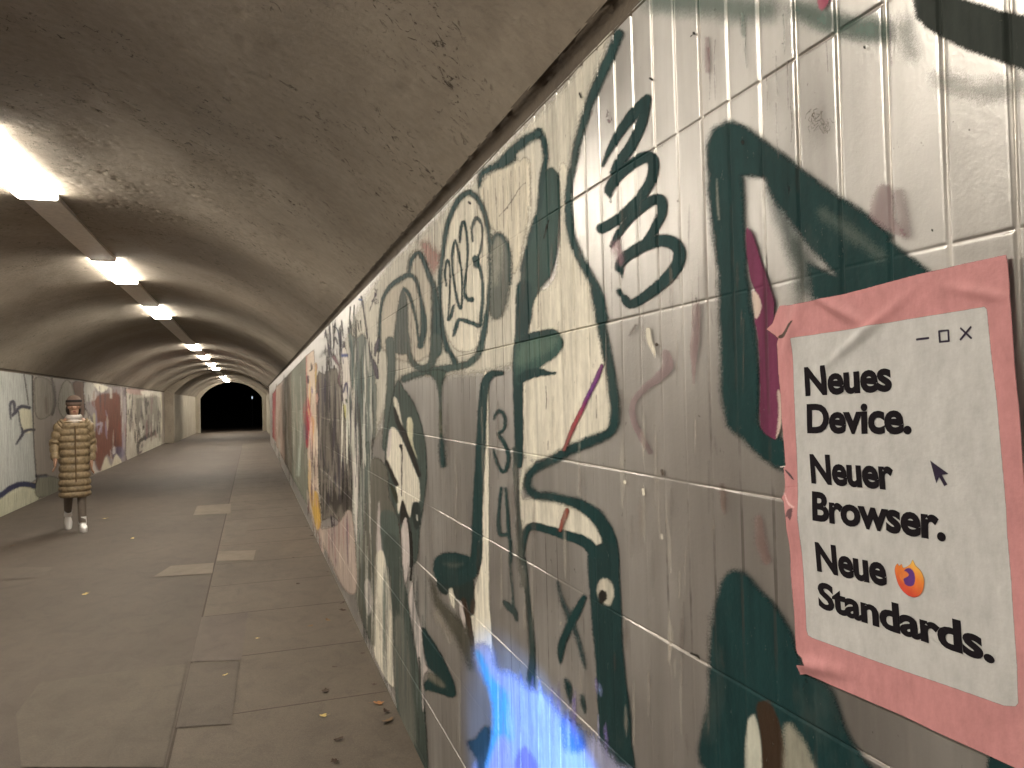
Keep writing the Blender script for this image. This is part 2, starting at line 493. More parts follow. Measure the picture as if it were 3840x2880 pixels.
PAINT_COUNT = [0]
def paint(name, layers, wx=XR, off=0.0012, step=2.6, depth=wall_depth, breaks=True, mat=None, streak=0.25, ylim=None, zlim=None, zlift=0.0):
    ext = []
    for l in layers:
        r = (l['p'][:, 2].max() / 2 if l['kind'] == 'S' else 0) + l['soft'] + 4
        ext.append((l['p'][:, 0].min() - r, l['p'][:, 0].max() + r, l['p'][:, 1].min() - r, l['p'][:, 1].max() + r))
    ext = np.array(ext)
    x0, x1, y0, y1 = ext[:, 0].min(), ext[:, 1].max(), ext[:, 2].min(), ext[:, 3].max()
    sgn = 1 if wx > 0 else -1
    lo, hi = (1022, 3930) if wx > 0 else (-90, 606)
    x0 = max(x0, lo); x1 = min(x1, hi); y0 = max(y0, -120); y1 = min(y1, 3000)
    corners = [on_wall(x, y, wx) for x in np.linspace(x0, x1, 5) for y in np.linspace(y0, y1, 5)]
    ya = min(c[0] for c in corners); yb = max(c[0] for c in corners)
    za = min(c[1] for c in corners); zb = max(c[1] for c in corners)
    zl = zlim or (0.005, WALL_TOP if wx > 0 else 2.2)
    za = max(za, zl[0]); zb = min(zb, zl[1])
    xm = np.arange(x0, x1 + step, step)
    yl = np.sort(np.array([on_wall(x, (y0 + y1) / 2, wx)[0] for x in xm]))
    near = ya
    v = ray(x1 if wx > 0 else x0, (y0 + y1) / 2); t = wx / v[0]
    dist = t
    zl_ = np.arange(za, zb, max(step * dist / FPX, 0.0006))
    zl_ = np.append(zl_, zb)
    if breaks:
        yl = np.concatenate([yl, ybreaks[(ybreaks > yl[0]) & (ybreaks < yl[-1])]])
        zl_ = np.concatenate([zl_, zbreaks[(zbreaks > za) & (zbreaks < zb)]])
    yl = np.unique(np.round(yl, 5)); zl_ = np.unique(np.round(zl_, 5))
    Y, Z = np.meshgrid(yl, zl_, indexing='ij')
    px, py = to_px(wx, Y, Z)
    C = np.zeros(Y.shape + (3,)); A = np.zeros(Y.shape)
    wob = (fbm(Y * 45, Z * 45, 11, 4) - 0.5)
    grain = rng.random(Y.shape) - 0.5
    stk = fbm(Y * 55, Z * 5, 23, 4)
    first = True
    for l, e in zip(layers, ext):
        msk = (px > e[0]) & (px < e[1]) & (py > e[2]) & (py < e[3])
        if not msk.any(): continue
        qx, qy = px[msk], py[msk]
        d = (sdf_stroke if l['kind'] == 'S' else sdf_poly)(qx, qy, l['p'])
        d = d + l['rough'] * (wob[msk] * (2.0 + l['soft'] * 0.35) + grain[msk] * (0.8 + 0.5 * l['soft']))
        a = np.clip(0.5 - d / l['soft'], 0, 1)
        a = a * a * (3 - 2 * a) * l['a']
        col = l['col'](qx, qy) if callable(l['col']) else np.array(l['col'])[None, :]
        col = col * (1 + streak * (stk[msk][:, None] - 0.5) * 2)
        ca, aa = C[msk], A[msk]
        na = a + aa * (1 - a)
        C[msk] = np.where(na[:, None] > 1e-4, (col * a[:, None] + ca * (aa * (1 - a))[:, None]) / np.maximum(na, 1e-4)[:, None], col)
        A[msk] = na
    q = grid_quads(len(yl), len(zl_), wx > 0)
    keep = A.ravel()[q].max(1) > 0.04
    q = q[keep]
    used = np.unique(q)
    remap = np.zeros(A.size, np.int64); remap[used] = np.arange(len(used))
    q = remap[q]
    dep = depth(Y, Z)
    k = PAINT_COUNT[0] = PAINT_COUNT[0] + 1
    o_ = off + k * 0.00008
    V = np.stack([wx + sgn * dep - sgn * o_, Y, Z + zlift], -1).reshape(-1, 3)[used]
    me = np_mesh(name, V, q, breaks)
    col = np.concatenate([np.clip(C, 0, 1), A[..., None]], -1).reshape(-1, 4)[used].astype(np.float32)
    at = me.attributes.new('paint', 'FLOAT_COLOR', 'POINT')
    at.data.foreach_set('color', col.ravel())
    return link(name, me, mat or M_PAINT)

def graffiti(name, label, layers, **kw):
    o = child_of_wall(paint(name, layers, **kw))
    o['label'] = label
    return o

# --- cream fills first (underneath the outlines)
graffiti('graffiti_fill', 'whitish undercoat of the letters below the vault edge', [
    F('N', [(1300, 1270), (1420, 1040), (1600, 860), (1850, 600), (2120, 320), (2300, 60), (2260, 220), (2190, 420), (2140, 640), (2080, 900), (2020, 1150), (1980, 1330), (1850, 1390), (1700, 1405), (1500, 1425), (1440, 1560), (1380, 1660), (1300, 1640), (1270, 1450)], (0.72, 0.69, 0.60), 0.8, 40)], step=4)
graffiti('graffiti_fill', 'cream fill of the big outlined letter in the middle of the wall', [
    FN([('B', 130, 40), ('A', 170, 1500), ('A', 300, 1400), ('A', 335, 1100), ('A', 335, 700), ('A', 400, 760), ('A', 390, 950), ('A', 410, 1150), ('A', 500, 1370), ('A', 580, 1600),
        ('B', 690, 420), ('B', 735, 720), ('B', 720, 920), ('B', 560, 1030), ('B', 330, 1130), ('B', 110, 1110), ('B', 105, 700), ('B', 120, 400)], col=CREAM, a=0.85, soft=14),
    FN([('B', 120, 1140), ('B', 200, 1190), ('B', 130, 1290), ('B', 120, 1420), ('B', 330, 1390), ('B', 560, 1480), ('B', 690, 1640), ('C', 960, 200), ('C', 910, 250), ('C', 800, 195), ('C', 620, 135), ('C', 480, 110), ('C', 438, 150), ('B', 90, 1400)], col=CREAM, a=0.8, soft=14)], step=4)
graffiti('graffiti_fill', 'white fill behind the circled year', [
    F('D', [(1060, 300), (1180, 390), (1270, 650), (1285, 1000), (1250, 1400), (1190, 1640), (1000, 1700), (870, 1500), (835, 1200), (860, 800), (940, 480)], CREAM, 0.9, 14),
    F('D', [(1180, 250), (1300, 110), (1500, 20), (1620, 0), (1640, 300), (1600, 600), (1540, 900), (1480, 1000), (1440, 720), (1330, 640), (1270, 560), (1230, 430)], (0.78, 0.73, 0.61), 0.85, 16)], step=4)
graffiti('graffiti_fill', 'pale fill of the rounded letters under the vault edge', [
    F('D', [(300, 1640), (310, 1300), (390, 1150), (520, 1050), (560, 860), (640, 800), (720, 980), (780, 1150), (800, 1640), (560, 1800)], (0.66, 0.61, 0.52), 0.85, 16),
    F('D', [(660, 760), (710, 720), (800, 800), (840, 860), (790, 1000), (740, 980)], (0.50, 0.27, 0.24), 0.55, 24)], step=4)
graffiti('graffiti_fill', 'narrow cream strip running down to the blue patch', [
    F('F', [(950, -900), (1000, -1100), (1010, 0), (1010, 300), (1012, 500), (1030, 700), (1030, 1000), (960, 980), (905, 820), (885, 640), (880, 560), (905, 400), (945, 250), (960, 0)], CREAM, 1.0, 5),
    F('F', [(715, 380), (740, 350), (765, 440), (765, 530), (735, 480)], CREAM, 0.9, 5),
    F('F', [(800, 520), (815, 475), (840, 540), (845, 690), (815, 620)], LILAC, 0.9, 5)], step=2.6)

# --- the dark green pieces
graffiti('graffiti_tag', 'zigzag scribble sprayed in fat dark green line', [
    S('A', [(600, 700, 12), (640, 605, 38), (720, 470, 56), (800, 370, 70), (868, 290, 55), (875, 300, 55), (840, 440, 66), (775, 580, 66), (710, 670, 66), (665, 745, 40)]),
    S('A', [(645, 885, 25), (640, 845, 55), (690, 770, 66), (780, 690, 68), (870, 645, 72), (915, 680, 72), (900, 790, 64), (830, 900, 62), (740, 995, 60), (650, 1060, 62), (595, 1090, 66)]),
    S('A', [(655, 1200, 16), (700, 1120, 40), (790, 1010, 52), (890, 925, 62), (955, 910, 66), (970, 980, 60), (935, 1070, 56), (870, 1170, 50)]),
    S('A', [(715, 1365, 24), (705, 1320, 55), (760, 1255, 68), (870, 1190, 74), (990, 1165, 78), (1070, 1210, 78), (1070, 1300, 78), (1000, 1400, 74), (880, 1500, 62), (780, 1560, 56), (738, 1530, 50)]),
    S('A', [(715, 1365), (720, 1390)], 7), S('A', [(645, 885), (652, 925)], 6), S('A', [(700, 1480), (720, 1510)], 30)], step=2.4)
graffiti('graffiti_outline', 'long curling dark green outline winding down the wall', [
    S('A', [(700, -120, 60), (650, 10, 55), (600, 120, 55), (530, 290, 50), (465, 490, 42), (420, 670, 40), (390, 850, 42), (388, 1000, 42), (410, 1150, 44), (455, 1270, 48), (530, 1400, 50), (580, 1520, 52), (605, 1650, 52)], col=TEAL2, soft=16),
    S('B', [(612, -20, 58), (645, 150, 56), (685, 350, 62), (718, 520, 60), (745, 700, 62), (752, 850, 64), (725, 950, 62), (640, 1000, 66), (530, 1045, 70), (410, 1100, 66), (290, 1165, 58), (195, 1215, 56), (150, 1280, 54), (155, 1350, 56), (210, 1395, 56), (310, 1405, 58), (430, 1435, 62), (550, 1480, 68), (640, 1550, 72), (690, 1640, 74)], soft=19),
    S('C', [(815, -10, 66), (900, 55, 76), (965, 140, 84), (1000, 240, 88), (1010, 340, 90)], soft=12),
    FN([('C', 862, 300), ('C', 930, 240), ('C', 1040, 260), ('C', 1060, 480), ('C', 1075, 800), ('C', 1092, 1060), ('C', 1122, 1260), ('C', 1135, 1500), ('C', 1140, 1700), ('C', 930, 1700), ('C', 925, 1400), ('C', 912, 1100), ('C', 895, 850), ('C', 872, 600), ('C', 860, 430)], soft=11, col=(0.014, 0.040, 0.042)),
    S('C', [(440, 330, 22), (455, 190, 34), (500, 125, 44), (600, 145, 50), (730, 185, 60), (850, 230, 70), (900, 300, 70)]),
    F('C', [(925, 490), (960, 455), (1010, 490), (1020, 570), (990, 625), (940, 600), (915, 540)], (0.55, 0.52, 0.44), 1, 12),
    F('C', [(925, 560), (945, 530), (975, 545), (978, 590), (940, 620)], BLACK, 1, 8)], step=2.8)
graffiti('graffiti_letter', 'tall dark green stem with a round foot and pointed spur', [
    F('A', [(240, 740), (288, 712), (328, 770), (335, 950), (325, 1180), (285, 1360), (210, 1470), (170, 1560), (150, 1680), (65, 1680), (85, 1420), (130, 1200), (190, 1010), (215, 860)], (0.026, 0.062, 0.058), 1, 12),
    S('A', [(205, 485, 36), (238, 560, 38), (246, 660, 36), (225, 780, 34), (205, 960, 30), (150, 1140, 28), (100, 1350, 28)], soft=14),
    S('B', [(125, -40, 105), (118, 120, 100), (108, 280, 90), (92, 420, 90), (85, 560, 80), (82, 720, 68), (88, 900, 62), (90, 1050, 58), (88, 1180, 52)], soft=9),
    F('B', [(100, 300), (200, 280), (320, 245), (375, 290), (395, 360), (340, 440), (240, 510), (130, 600), (70, 620), (60, 400)], (0.035, 0.085, 0.074), 1, 12),
    F('B', [(110, 350), (200, 320), (320, 300), (350, 330), (300, 400), (200, 450), (120, 500), (70, 480)], (0.13, 0.20, 0.165), 0.55, 30),
    S('B', [(110, 320), (200, 285), (320, 265)], 40), 
    S('B', [(100, 590, 60), (160, 560, 70), (230, 545, 55), (300, 552, 26), (340, 550, 12)]),
    S('E', [(1210, 205, 30), (1130, 215, 55), (1080, 290, 66), (1063, 450, 70), (1050, 700, 74), (1035, 1000, 76), (1022, 1300, 78), (1012, 1680, 80)], soft=9),
    S('F', [(925, -40, 70), (925, 120, 72), (890, 260, 90), (810, 320, 110), (720, 320, 120), (660, 260, 90), (665, 190, 70), (740, 165, 60), (850, 180, 50)], soft=12),
    F('F', [(640, 330), (700, 300), (880, 300), (905, 430), (905, 560), (870, 570), (845, 480), (780, 465), (742, 365), (715, 430), (660, 410)], (0.014, 0.030, 0.028), 1, 9),
    F('F', [(640, 190), (760, 160), (890, 180), (910, 300), (800, 370), (680, 360), (625, 290)], TEAL, 0.9, 14),
    S('F', [(700, 215, 20), (760, 225, 26), (820, 215, 16)], col=(0.09, 0.11, 0.095), a=0.55, soft=22),
    S('F', [(830, 470, 30), (862, 600, 34), (880, 720, 34), (905, 850, 22)], col=BROWN, soft=7),
    S('F', [(895, 480), (890, 560)], 26, col=BROWN, soft=6),
    S('C', [(455, 330, 22), (463, 450, 26), (480, 620, 30), (498, 800, 34), (505, 960, 38), (497, 1080, 50), (500, 1160, 40)], col=(0.03, 0.05, 0.048), soft=9),
    S('C', [(420, 100, 40), (425, 300, 40), (450, 500, 34)], col=(0.17, 0.17, 0.15), a=0.7, soft=16),
    S('E', [(1310, 800, 40), (1320, 1000, 34), (1335, 1250, 34), (1350, 1500, 36), (1370, 1680, 36)], col=(0.05, 0.07, 0.065), a=0.85, soft=12)], step=2.6)
graffiti('graffiti_tag', 'figures 3, 4 and 1 sprayed one below the other', [
    S('E', [(1150, 560, 14), (1165, 520, 24), (1195, 500, 26), (1230, 540, 26), (1235, 600, 26), (1220, 650, 24), (1185, 680, 26), (1215, 730, 30), (1250, 800, 32), (1262, 870, 32), (1245, 950, 30), (1215, 970, 26), (1180, 920, 22), (1155, 840, 20), (1148, 800, 12)], col=TEAL2),
    S('E', [(1205, 1100, 18), (1190, 1250, 22), (1185, 1390, 28), (1200, 1460, 30), (1250, 1460, 26)], col=TEAL2),
    S('E', [(1240, 1100, 18), (1252, 1250, 22), (1262, 1420, 24), (1275, 1560, 22), (1280, 1680, 18)], col=TEAL2),
    S('F', [(1165, 60, 14), (1160, 250, 8), (1175, 400, 8), (1180, 520, 8)], col=TEAL2),
    S('F', [(1120, 485, 26), (1150, 520, 44), (1190, 560, 36), (1205, 610, 20)], col=(0.035, 0.055, 0.055), soft=10)], step=2.6)
graffiti('graffiti_tag', 'thin cross with two dabs beneath it, sprayed in dark green', [
    S('C', [(665, 480, 12), (690, 580, 22), (740, 700, 34), (785, 810, 34), (815, 920, 26), (840, 1020, 16)], col=(0.035, 0.06, 0.062), a=0.85, soft=16),
    S('C', [(835, 575, 30), (800, 640, 48), (745, 750, 50), (700, 850, 46), (685, 930, 40), (685, 990, 12)], col=TEAL, soft=12),
    S('C', [(715, 1100, 20), (735, 1150, 40), (745, 1240, 14)], col=TEAL, a=0.85, soft=14),
    S('C', [(820, 1200, 20), (830, 1250, 32), (838, 1300, 14)], col=TEAL, a=0.8, soft=14),
    S('C', [(725, 1310), (735, 1350), (800, 1400)], 30, col=TEAL, a=0.6, soft=18)], step=3)
graffiti('graffiti_arch', 'soft dark green arch sprayed under the vault edge left of the scribble', [
    S('D', [(1185, 230, 20), (1195, 150, 40), (1230, 105, 55), (1320, 60, 60), (1420, 25, 60), (1480, -20, 60)], col=TEAL2, soft=18),
    S('A', [(-30, 680, 50), (60, 590, 58), (130, 535, 60), (200, 500, 50)], col=TEAL2, soft=18)], step=2.8)
graffiti('graffiti_letter', 'egg-shaped outline with the year 2023 written inside', [
    S('D', [(1100, 285, 46), (1020, 330, 50), (950, 440, 46), (890, 620, 40), (855, 850, 36), (832, 1100, 34), (838, 1350, 40), (865, 1550, 44), (900, 1690, 44)], col=TEAL2, soft=12),
    S('D', [(1100, 285, 46), (1170, 345, 46), (1225, 460, 40), (1262, 620, 36), (1282, 850, 34), (1280, 1100, 36), (1255, 1350, 40), (1210, 1600, 50), (1180, 1700, 50)], col=TEAL2, soft=12),
    S('E', [(1050, 10, 44), (1000, 90, 50), (930, 140, 52), (840, 160, 54), (740, 175, 54), (640, 190, 50), (540, 215, 50), (450, 250, 50)], col=(0.05, 0.085, 0.078), soft=14),
    S('E', [(780, 0, 38), (815, 60, 36), (845, 120, 44)], col=TEAL2, soft=12),
    S('D', [(890, 1120, 12), (878, 1000, 20), (900, 890, 24), (922, 960, 18), (922, 1120, 14), (915, 1300, 14), (908, 1420, 22), (935, 1370, 34), (958, 1290, 16)], soft=6),
    S('D', [(968, 715, 22), (944, 830, 22), (948, 1000, 20), (972, 1160, 20), (1000, 1290, 26), (1022, 1310, 22), (1032, 1180, 16), (1025, 1000, 18), (1000, 830, 18), (970, 715, 20)], soft=6),
    S('D', [(1012, 730, 18), (1018, 620, 26), (1045, 550, 28), (1070, 640, 22), (1080, 820, 18), (1065, 1020, 18), (1052, 1170, 24), (1080, 1235, 36), (1118, 1240, 44)], soft=6),
    S('D', [(1125, 720, 18), (1118, 610, 24), (1155, 520, 30), (1200, 560, 24), (1212, 660, 16), (1195, 800, 18), (1160, 880, 30)], soft=7, col=(0.05, 0.07, 0.068)),
    S('D', [(1150, 880, 60), (1160, 930, 60)], soft=9),
    S('D', [(1185, 940, 26), (1210, 1060, 22), (1215, 1220, 24), (1200, 1390, 30), (1190, 1470, 34), (1120, 1450, 36), (1050, 1425, 34), (1000, 1425, 32), (975, 1490, 34), (955, 1560, 22)], soft=7, col=TEAL2)], step=2.2)
graffiti('graffiti_shadow', 'shaded grey green drop shadow beside the egg-shaped outline', [
    F('D', [(1290, 740), (1335, 650), (1415, 690), (1465, 880), (1455, 1120), (1395, 1370), (1285, 1385), (1285, 1000)], (0.12, 0.135, 0.12), 0.95, 20),
    F('D', [(1310, 720), (1350, 680), (1390, 760), (1370, 1000), (1320, 1100), (1295, 900)], (0.34, 0.34, 0.29), 0.7, 34),
    S('D', [(1300, 740, 20), (1335, 665, 24), (1400, 690, 26), (1455, 850, 24), (1455, 1100, 20)], col=TEAL2, a=0.9, soft=14)], step=3)
graffiti('graffiti_letter', 'rounded letters with a leaf-shaped dark centre below the vault edge', [
    S('D', [(290, 1690, 30), (300, 1420, 20), (325, 1240, 26), (390, 1125, 36), (500, 1045, 44), (575, 1025, 40), (630, 1090, 30), (662, 1230, 26), (685, 1380, 50), (690, 1500, 60), (660, 1650, 56)], col=TEAL2, soft=10),
    S('D', [(560, 990, 24), (580, 890, 34), (640, 825, 36), (690, 900, 40), (735, 1020, 44), (775, 1130, 50), (795, 1300, 70), (800, 1500, 90), (800, 1700, 100)], col=TEAL2, soft=12),
    F('D', [(425, 1700), (440, 1420), (465, 1260), (505, 1140), (545, 1270), (550, 1480), (565, 1700)], (0.09, 0.11, 0.10), 0.95, 10),
    S('D', [(510, 1140, 20), (555, 1190, 30), (595, 1310, 26), (625, 1450, 18), (645, 1600, 22)], col=TEAL2, soft=9),
    S('E', [(340, -40, 70), (350, 100, 66), (345, 300, 62), (325, 550, 60), (305, 780, 56)], col=(0.09, 0.115, 0.105), soft=12),
    S('E', [(470, -20, 36), (490, 60, 36), (530, 140, 44), (600, 170, 50), (660, 130, 56), (690, 30, 70), (700, -60, 80)], col=(0.06, 0.09, 0.082), soft=12)], step=2.4)
graffiti('graffiti_drip', 'funnel-shaped dark green run of paint ending in a drip', [
    F('E', [(650, 190), (770, 190), (745, 300), (738, 420), (740, 600), (728, 640), (722, 420), (700, 290)], (0.05, 0.085, 0.07), 0.95, 12),
    S('E', [(730, 500, 16), (735, 620, 16), (738, 700, 22)], col=(0.10, 0.10, 0.05), a=0.7, soft=8),
    S('E', [(740, 690, 22), (742, 780, 40), (748, 860, 44), (752, 920, 40)], col=TEAL2, a=0.9, soft=14)], step=3)

def streaks(n, x0, x1, y0, y1, cols, wmin, wmax, hmin, hmax, a=0.75, soft=4, sd=1):
    r = random.Random(sd); out = []
    for _ in range(n):
        x = r.uniform(x0, x1); h = r.uniform(hmin, hmax); y = r.uniform(y0, max(y0 + 1, y1 - h)); w = r.uniform(wmin, wmax); dx = r.uniform(-5, 9)
        out.append(S('N', [(x, y, w * 0.3), (x + dx * 0.3, y + h * 0.4, w), (x + dx * 0.6, y + h * 0.75, w * 0.7), (x + dx, y + h, 0.5)], col=r.choice(cols), a=a * r.uniform(0.6, 1.0), soft=soft))
    return out
WHITES = [(0.72, 0.70, 0.62), (0.62, 0.60, 0.56), (0.55, 0.56, 0.50)]
TEALS = [(0.10, 0.14, 0.13), (0.16, 0.20, 0.18), (0.07, 0.09, 0.09)]
DARKS = [(0.03, 0.025, 0.022), (0.06, 0.05, 0.05), (0.05, 0.04, 0.07)]
# --- the leaf-shaped piece and the column shapes further along
graffiti('graffiti_piece', 'leaf-shaped dark piece with a cream heart and black slashes', [
    FN([('E', 395, 270), ('E', 450, 330), ('E', 520, 430), ('E', 580, 590), ('E', 618, 780), ('E', 628, 1000), ('E', 605, 1200), ('E', 570, 1430), ('E', 540, 1680), ('E', 400, 1680), ('E', 330, 1300), ('E', 300, 900), ('E', 330, 560)], soft=9, col=(0.065, 0.09, 0.082)),
    F('E', [(345, 640), (395, 650), (465, 790), (545, 985), (570, 1060), (570, 1205), (520, 1215), (492, 1330), (440, 1190), (405, 1300), (385, 1090), (325, 940), (315, 850)], CREAM, 1, 6),
    F('E', [(370, 400), (400, 420), (440, 620), (430, 640), (385, 520)], CREAM, 0.9, 6),
    F('E', [(475, 570), (500, 550), (520, 600), (520, 760), (555, 870), (500, 780), (475, 680)], (0.70, 0.68, 0.50), 1, 6),
    S('E', [(375, 480, 20), (410, 600, 40), (455, 690, 44), (510, 830, 40), (570, 1000, 26)], col=BLACK, soft=6),
    S('E', [(425, 770, 26), (435, 830, 12), (432, 1000, 7), (430, 1160, 6)], col=BLACK, soft=4),
    S('E', [(315, 890, 20), (350, 980, 30), (392, 1070, 34)], col=BLACK, soft=6), S('E', [(350, 1080, 20), (380, 1150, 34), (395, 1210, 16)], col=(0.03, 0.035, 0.015), soft=6),
    F('E', [(438, 1200), (470, 1280), (490, 1340), (440, 1380), (420, 1370), (420, 1280)], BLACK, 1, 6),
    F('E', [(520, 1230), (550, 1205), (575, 1240), (580, 1330), (560, 1420), (530, 1400), (510, 1300)], (0.022, 0.032, 0.03), 1, 7),
    F('E', [(545, 1310), (556, 1310), (558, 1350), (548, 1345)], (0.6, 0.6, 0.55), 1, 4),
    F('F', [(388, 0), (420, -110), (455, 0), (450, 180), (432, 320), (415, 345), (395, 200)], LILAC, 1, 6),
    S('E', [(405, 1380, 16), (415, 1480, 20), (412, 1560, 14)], col=(0.10, 0.02, 0.02), soft=5), S('E', [(480, 1350, 16), (500, 1480, 24), (510, 1680, 24)], col=BLACK, soft=5),
    F('E', [(330, 680), (350, 640), (345, 800), (320, 860)], LILAC, 0.9, 5)], step=2.2)
graffiti('graffiti_piece', 'tall grey green columns of paint between pale strips', [
    F('H', [(985, 380), (1050, 350), (1100, 560), (1090, 800), (1040, 1000), (1015, 1300), (1010, 1700), (930, 1700), (945, 1300), (960, 900)], (0.12, 0.145, 0.13), 0.9, 10),
    F('H', [(1010, 1650), (1020, 1200), (1060, 800), (1110, 600), (1250, 700), (1280, 1000), (1370, 1250), (1400, 1700), (1200, 1700), (1140, 1700)], (0.17, 0.165, 0.14), 0.85, 12),
    F('H', [(1150, 1700), (1150, 1300), (1170, 1050), (1195, 1400), (1230, 1700)], LILAC, 0.9, 8),
    F('H', [(1180, 1200), (1300, 1150), (1370, 1250), (1385, 1500), (1390, 1700), (1230, 1700)], (0.08, 0.11, 0.10), 0.9, 10),
    F('F', [(200, 205), (235, 120), (270, 160), (300, 340), (328, 560), (330, 900), (330, 1090), (200, 860), (195, 560)], CREAM, 1, 6),
    F('F', [(60, 100), (205, 60), (205, 600), (195, 800), (90, 560), (60, 300)], (0.13, 0.13, 0.105), 0.8, 10),
    F('F', [(130, 360), (160, 330), (190, 480), (150, 580)], LILAC, 0.8, 8),
    F('F', [(300, 0), (370, 60), (400, 300), (432, 440), (455, 620), (480, 780), (510, 900), (540, 1100), (560, 1300), (572, 1700), (500, 1620), (390, 1370), (345, 1100), (330, 700), (310, 350), (270, 80)], (0.06, 0.08, 0.072), 0.95, 10),
    F('F', [(345, 620), (400, 600), (440, 800), (470, 1100), (490, 1500), (390, 1330), (350, 1000)], (0.22, 0.22, 0.19), 0.65, 18),
    F('F', [(440, 460), (470, 340), (485, 480), (540, 720), (555, 900), (580, 960), (545, 1020), (550, 1200), (540, 1250), (530, 1050), (500, 860), (470, 640)], LILAC, 0.95, 6),
    S('F', [(515, 880, 12), (525, 1000, 16), (520, 1100, 10)], col=BLACK, soft=5),
    S('F', [(455, 0, 14), (462, 200, 14), (455, 330, 14)], col=BLACK, soft=5)]
    + streaks(30, 1330, 1400, 1700, 2500, TEALS + WHITES, 2, 8, 120, 420, a=0.6, sd=8) + streaks(40, 1440, 1600, 2050, 2800, TEALS + [(0.25, 0.25, 0.22)], 3, 12, 140, 460, a=0.55, sd=9) + streaks(16, 1405, 1475, 2150, 2500, [(0.5, 0.46, 0.38), (0.3, 0.27, 0.23)], 1, 3, 60, 200, a=0.6, sd=10), step=2.4)
graffiti('graffiti_letter', 'dark green hooked leaf low on the wall beside the narrow strip', [
    F('F', [(540, 670), (600, 740), (670, 850), (730, 980), (770, 1090), (760, 1155), (690, 1140), (600, 1095), (560, 1110), (560, 1060), (600, 1050), (660, 1070), (700, 1090), (650, 1010), (585, 950), (555, 850)], TEAL, 1, 9),
    F('F', [(555, 1060), (600, 1010), (680, 990), (740, 1020), (768, 1095), (755, 1155), (660, 1130), (580, 1105)], TEAL, 0.95, 10),
    F('F', [(578, 985), (630, 1000), (700, 1070), (680, 1090), (620, 1055), (585, 1030)], (0.20, 0.19, 0.15), 0.7, 14),
    F('F', [(600, 320), (680, 480), (790, 590), (880, 720), (900, 900), (870, 960), (800, 800), (720, 660), (640, 530), (605, 420)], (0.11, 0.105, 0.08), 0.75, 26),
    S('F', [(630, 560, 40), (680, 640, 50), (740, 760, 30)], col=(0.45, 0.41, 0.35), a=0.5, soft=24)], step=2.8)
graffiti('graffiti_piece', 'dark silver block letter with black drips and pale border', [
    FN([('G', 495, 1250), ('G', 545, 1085), ('G', 600, 1120), ('G', 660, 1060), ('G', 725, 1050), ('G', 765, 1240), ('G', 795, 1500), ('H', 850, 250), ('H', 885, 700), ('H', 915, 1180), ('H', 850, 1130), ('H', 805, 1190), ('H', 785, 1340), ('H', 745, 1250), ('H', 690, 1210), ('H', 640, 1220), ('H', 580, 1250), ('H', 560, 1000), ('H', 530, 700), ('H', 505, 300)], soft=7, col=(0.20, 0.182, 0.155), smooth=False),
    S('H', [(800, 0, 30), (840, 300, 34), (870, 620, 34), (905, 1000, 36), (905, 1180, 30)], col=(0.02, 0.016, 0.02), soft=6),
    F('H', [(560, 900), (640, 850), (700, 920), (760, 980), (860, 930), (905, 1060), (910, 1180), (850, 1110), (800, 1180), (770, 1090), (720, 1180), (660, 1080), (600, 1200), (570, 1100)], (0.035, 0.028, 0.025), 0.9, 14),
    S('H', [(660, 250, 30), (680, 420, 40), (700, 640, 20), (720, 900, 12)], col=(0.04, 0.035, 0.03), a=0.8, soft=12), S('H', [(730, 350, 20), (735, 500, 26), (750, 700, 14)], col=(0.04, 0.035, 0.03), a=0.8, soft=12),
    S('H', [(600, 650, 18), (640, 800, 26), (610, 1000, 30)], col=(0.05, 0.045, 0.04), a=0.8, soft=12),
    S('H', [(550, 680, 10), (560, 850, 18), (540, 900, 14)], col=(0.03, 0.025, 0.025), soft=6),
    S('G', [(640, 700, 12), (650, 850, 26), (640, 1000, 34)], col=(0.10, 0.09, 0.08), a=0.7, soft=12), S('G', [(560, 930, 10), (620, 880, 40), (700, 930, 40)], col=(0.10, 0.09, 0.08), a=0.5, soft=16),
    S('H', [(670, 1200, 12), (690, 1380, 10), (715, 1530, 8)], col=(0.06, 0.04, 0.06), soft=5), S('H', [(790, 1250, 30), (785, 1380, 20), (800, 1500, 12), (835, 1660, 8)], col=(0.03, 0.02, 0.04), soft=6), S('H', [(875, 1400, 8), (880, 1660, 8)], col=(0.04, 0.03, 0.05), soft=4),
    S('H', [(560, 715, 7), (620, 760, 8), (700, 840, 8), (800, 935, 9)], col=(0.6, 0.56, 0.47), a=0.8, soft=4), S('H', [(570, 180, 7), (660, 205, 10), (760, 215, 10)], col=(0.6, 0.56, 0.47), a=0.8, soft=4)]
    + streaks(60, 1188, 1318, 1330, 1960, DARKS, 4, 9, 60, 260, a=1.0, sd=5) + streaks(26, 1188, 1310, 1400, 1950, [(0.26, 0.235, 0.2), (0.34, 0.31, 0.27)], 3, 8, 40, 200, a=0.8, sd=6) + streaks(26, 1215, 1325, 1180, 1420, DARKS, 3, 8, 20, 120, a=1.0, sd=7), step=1.9)
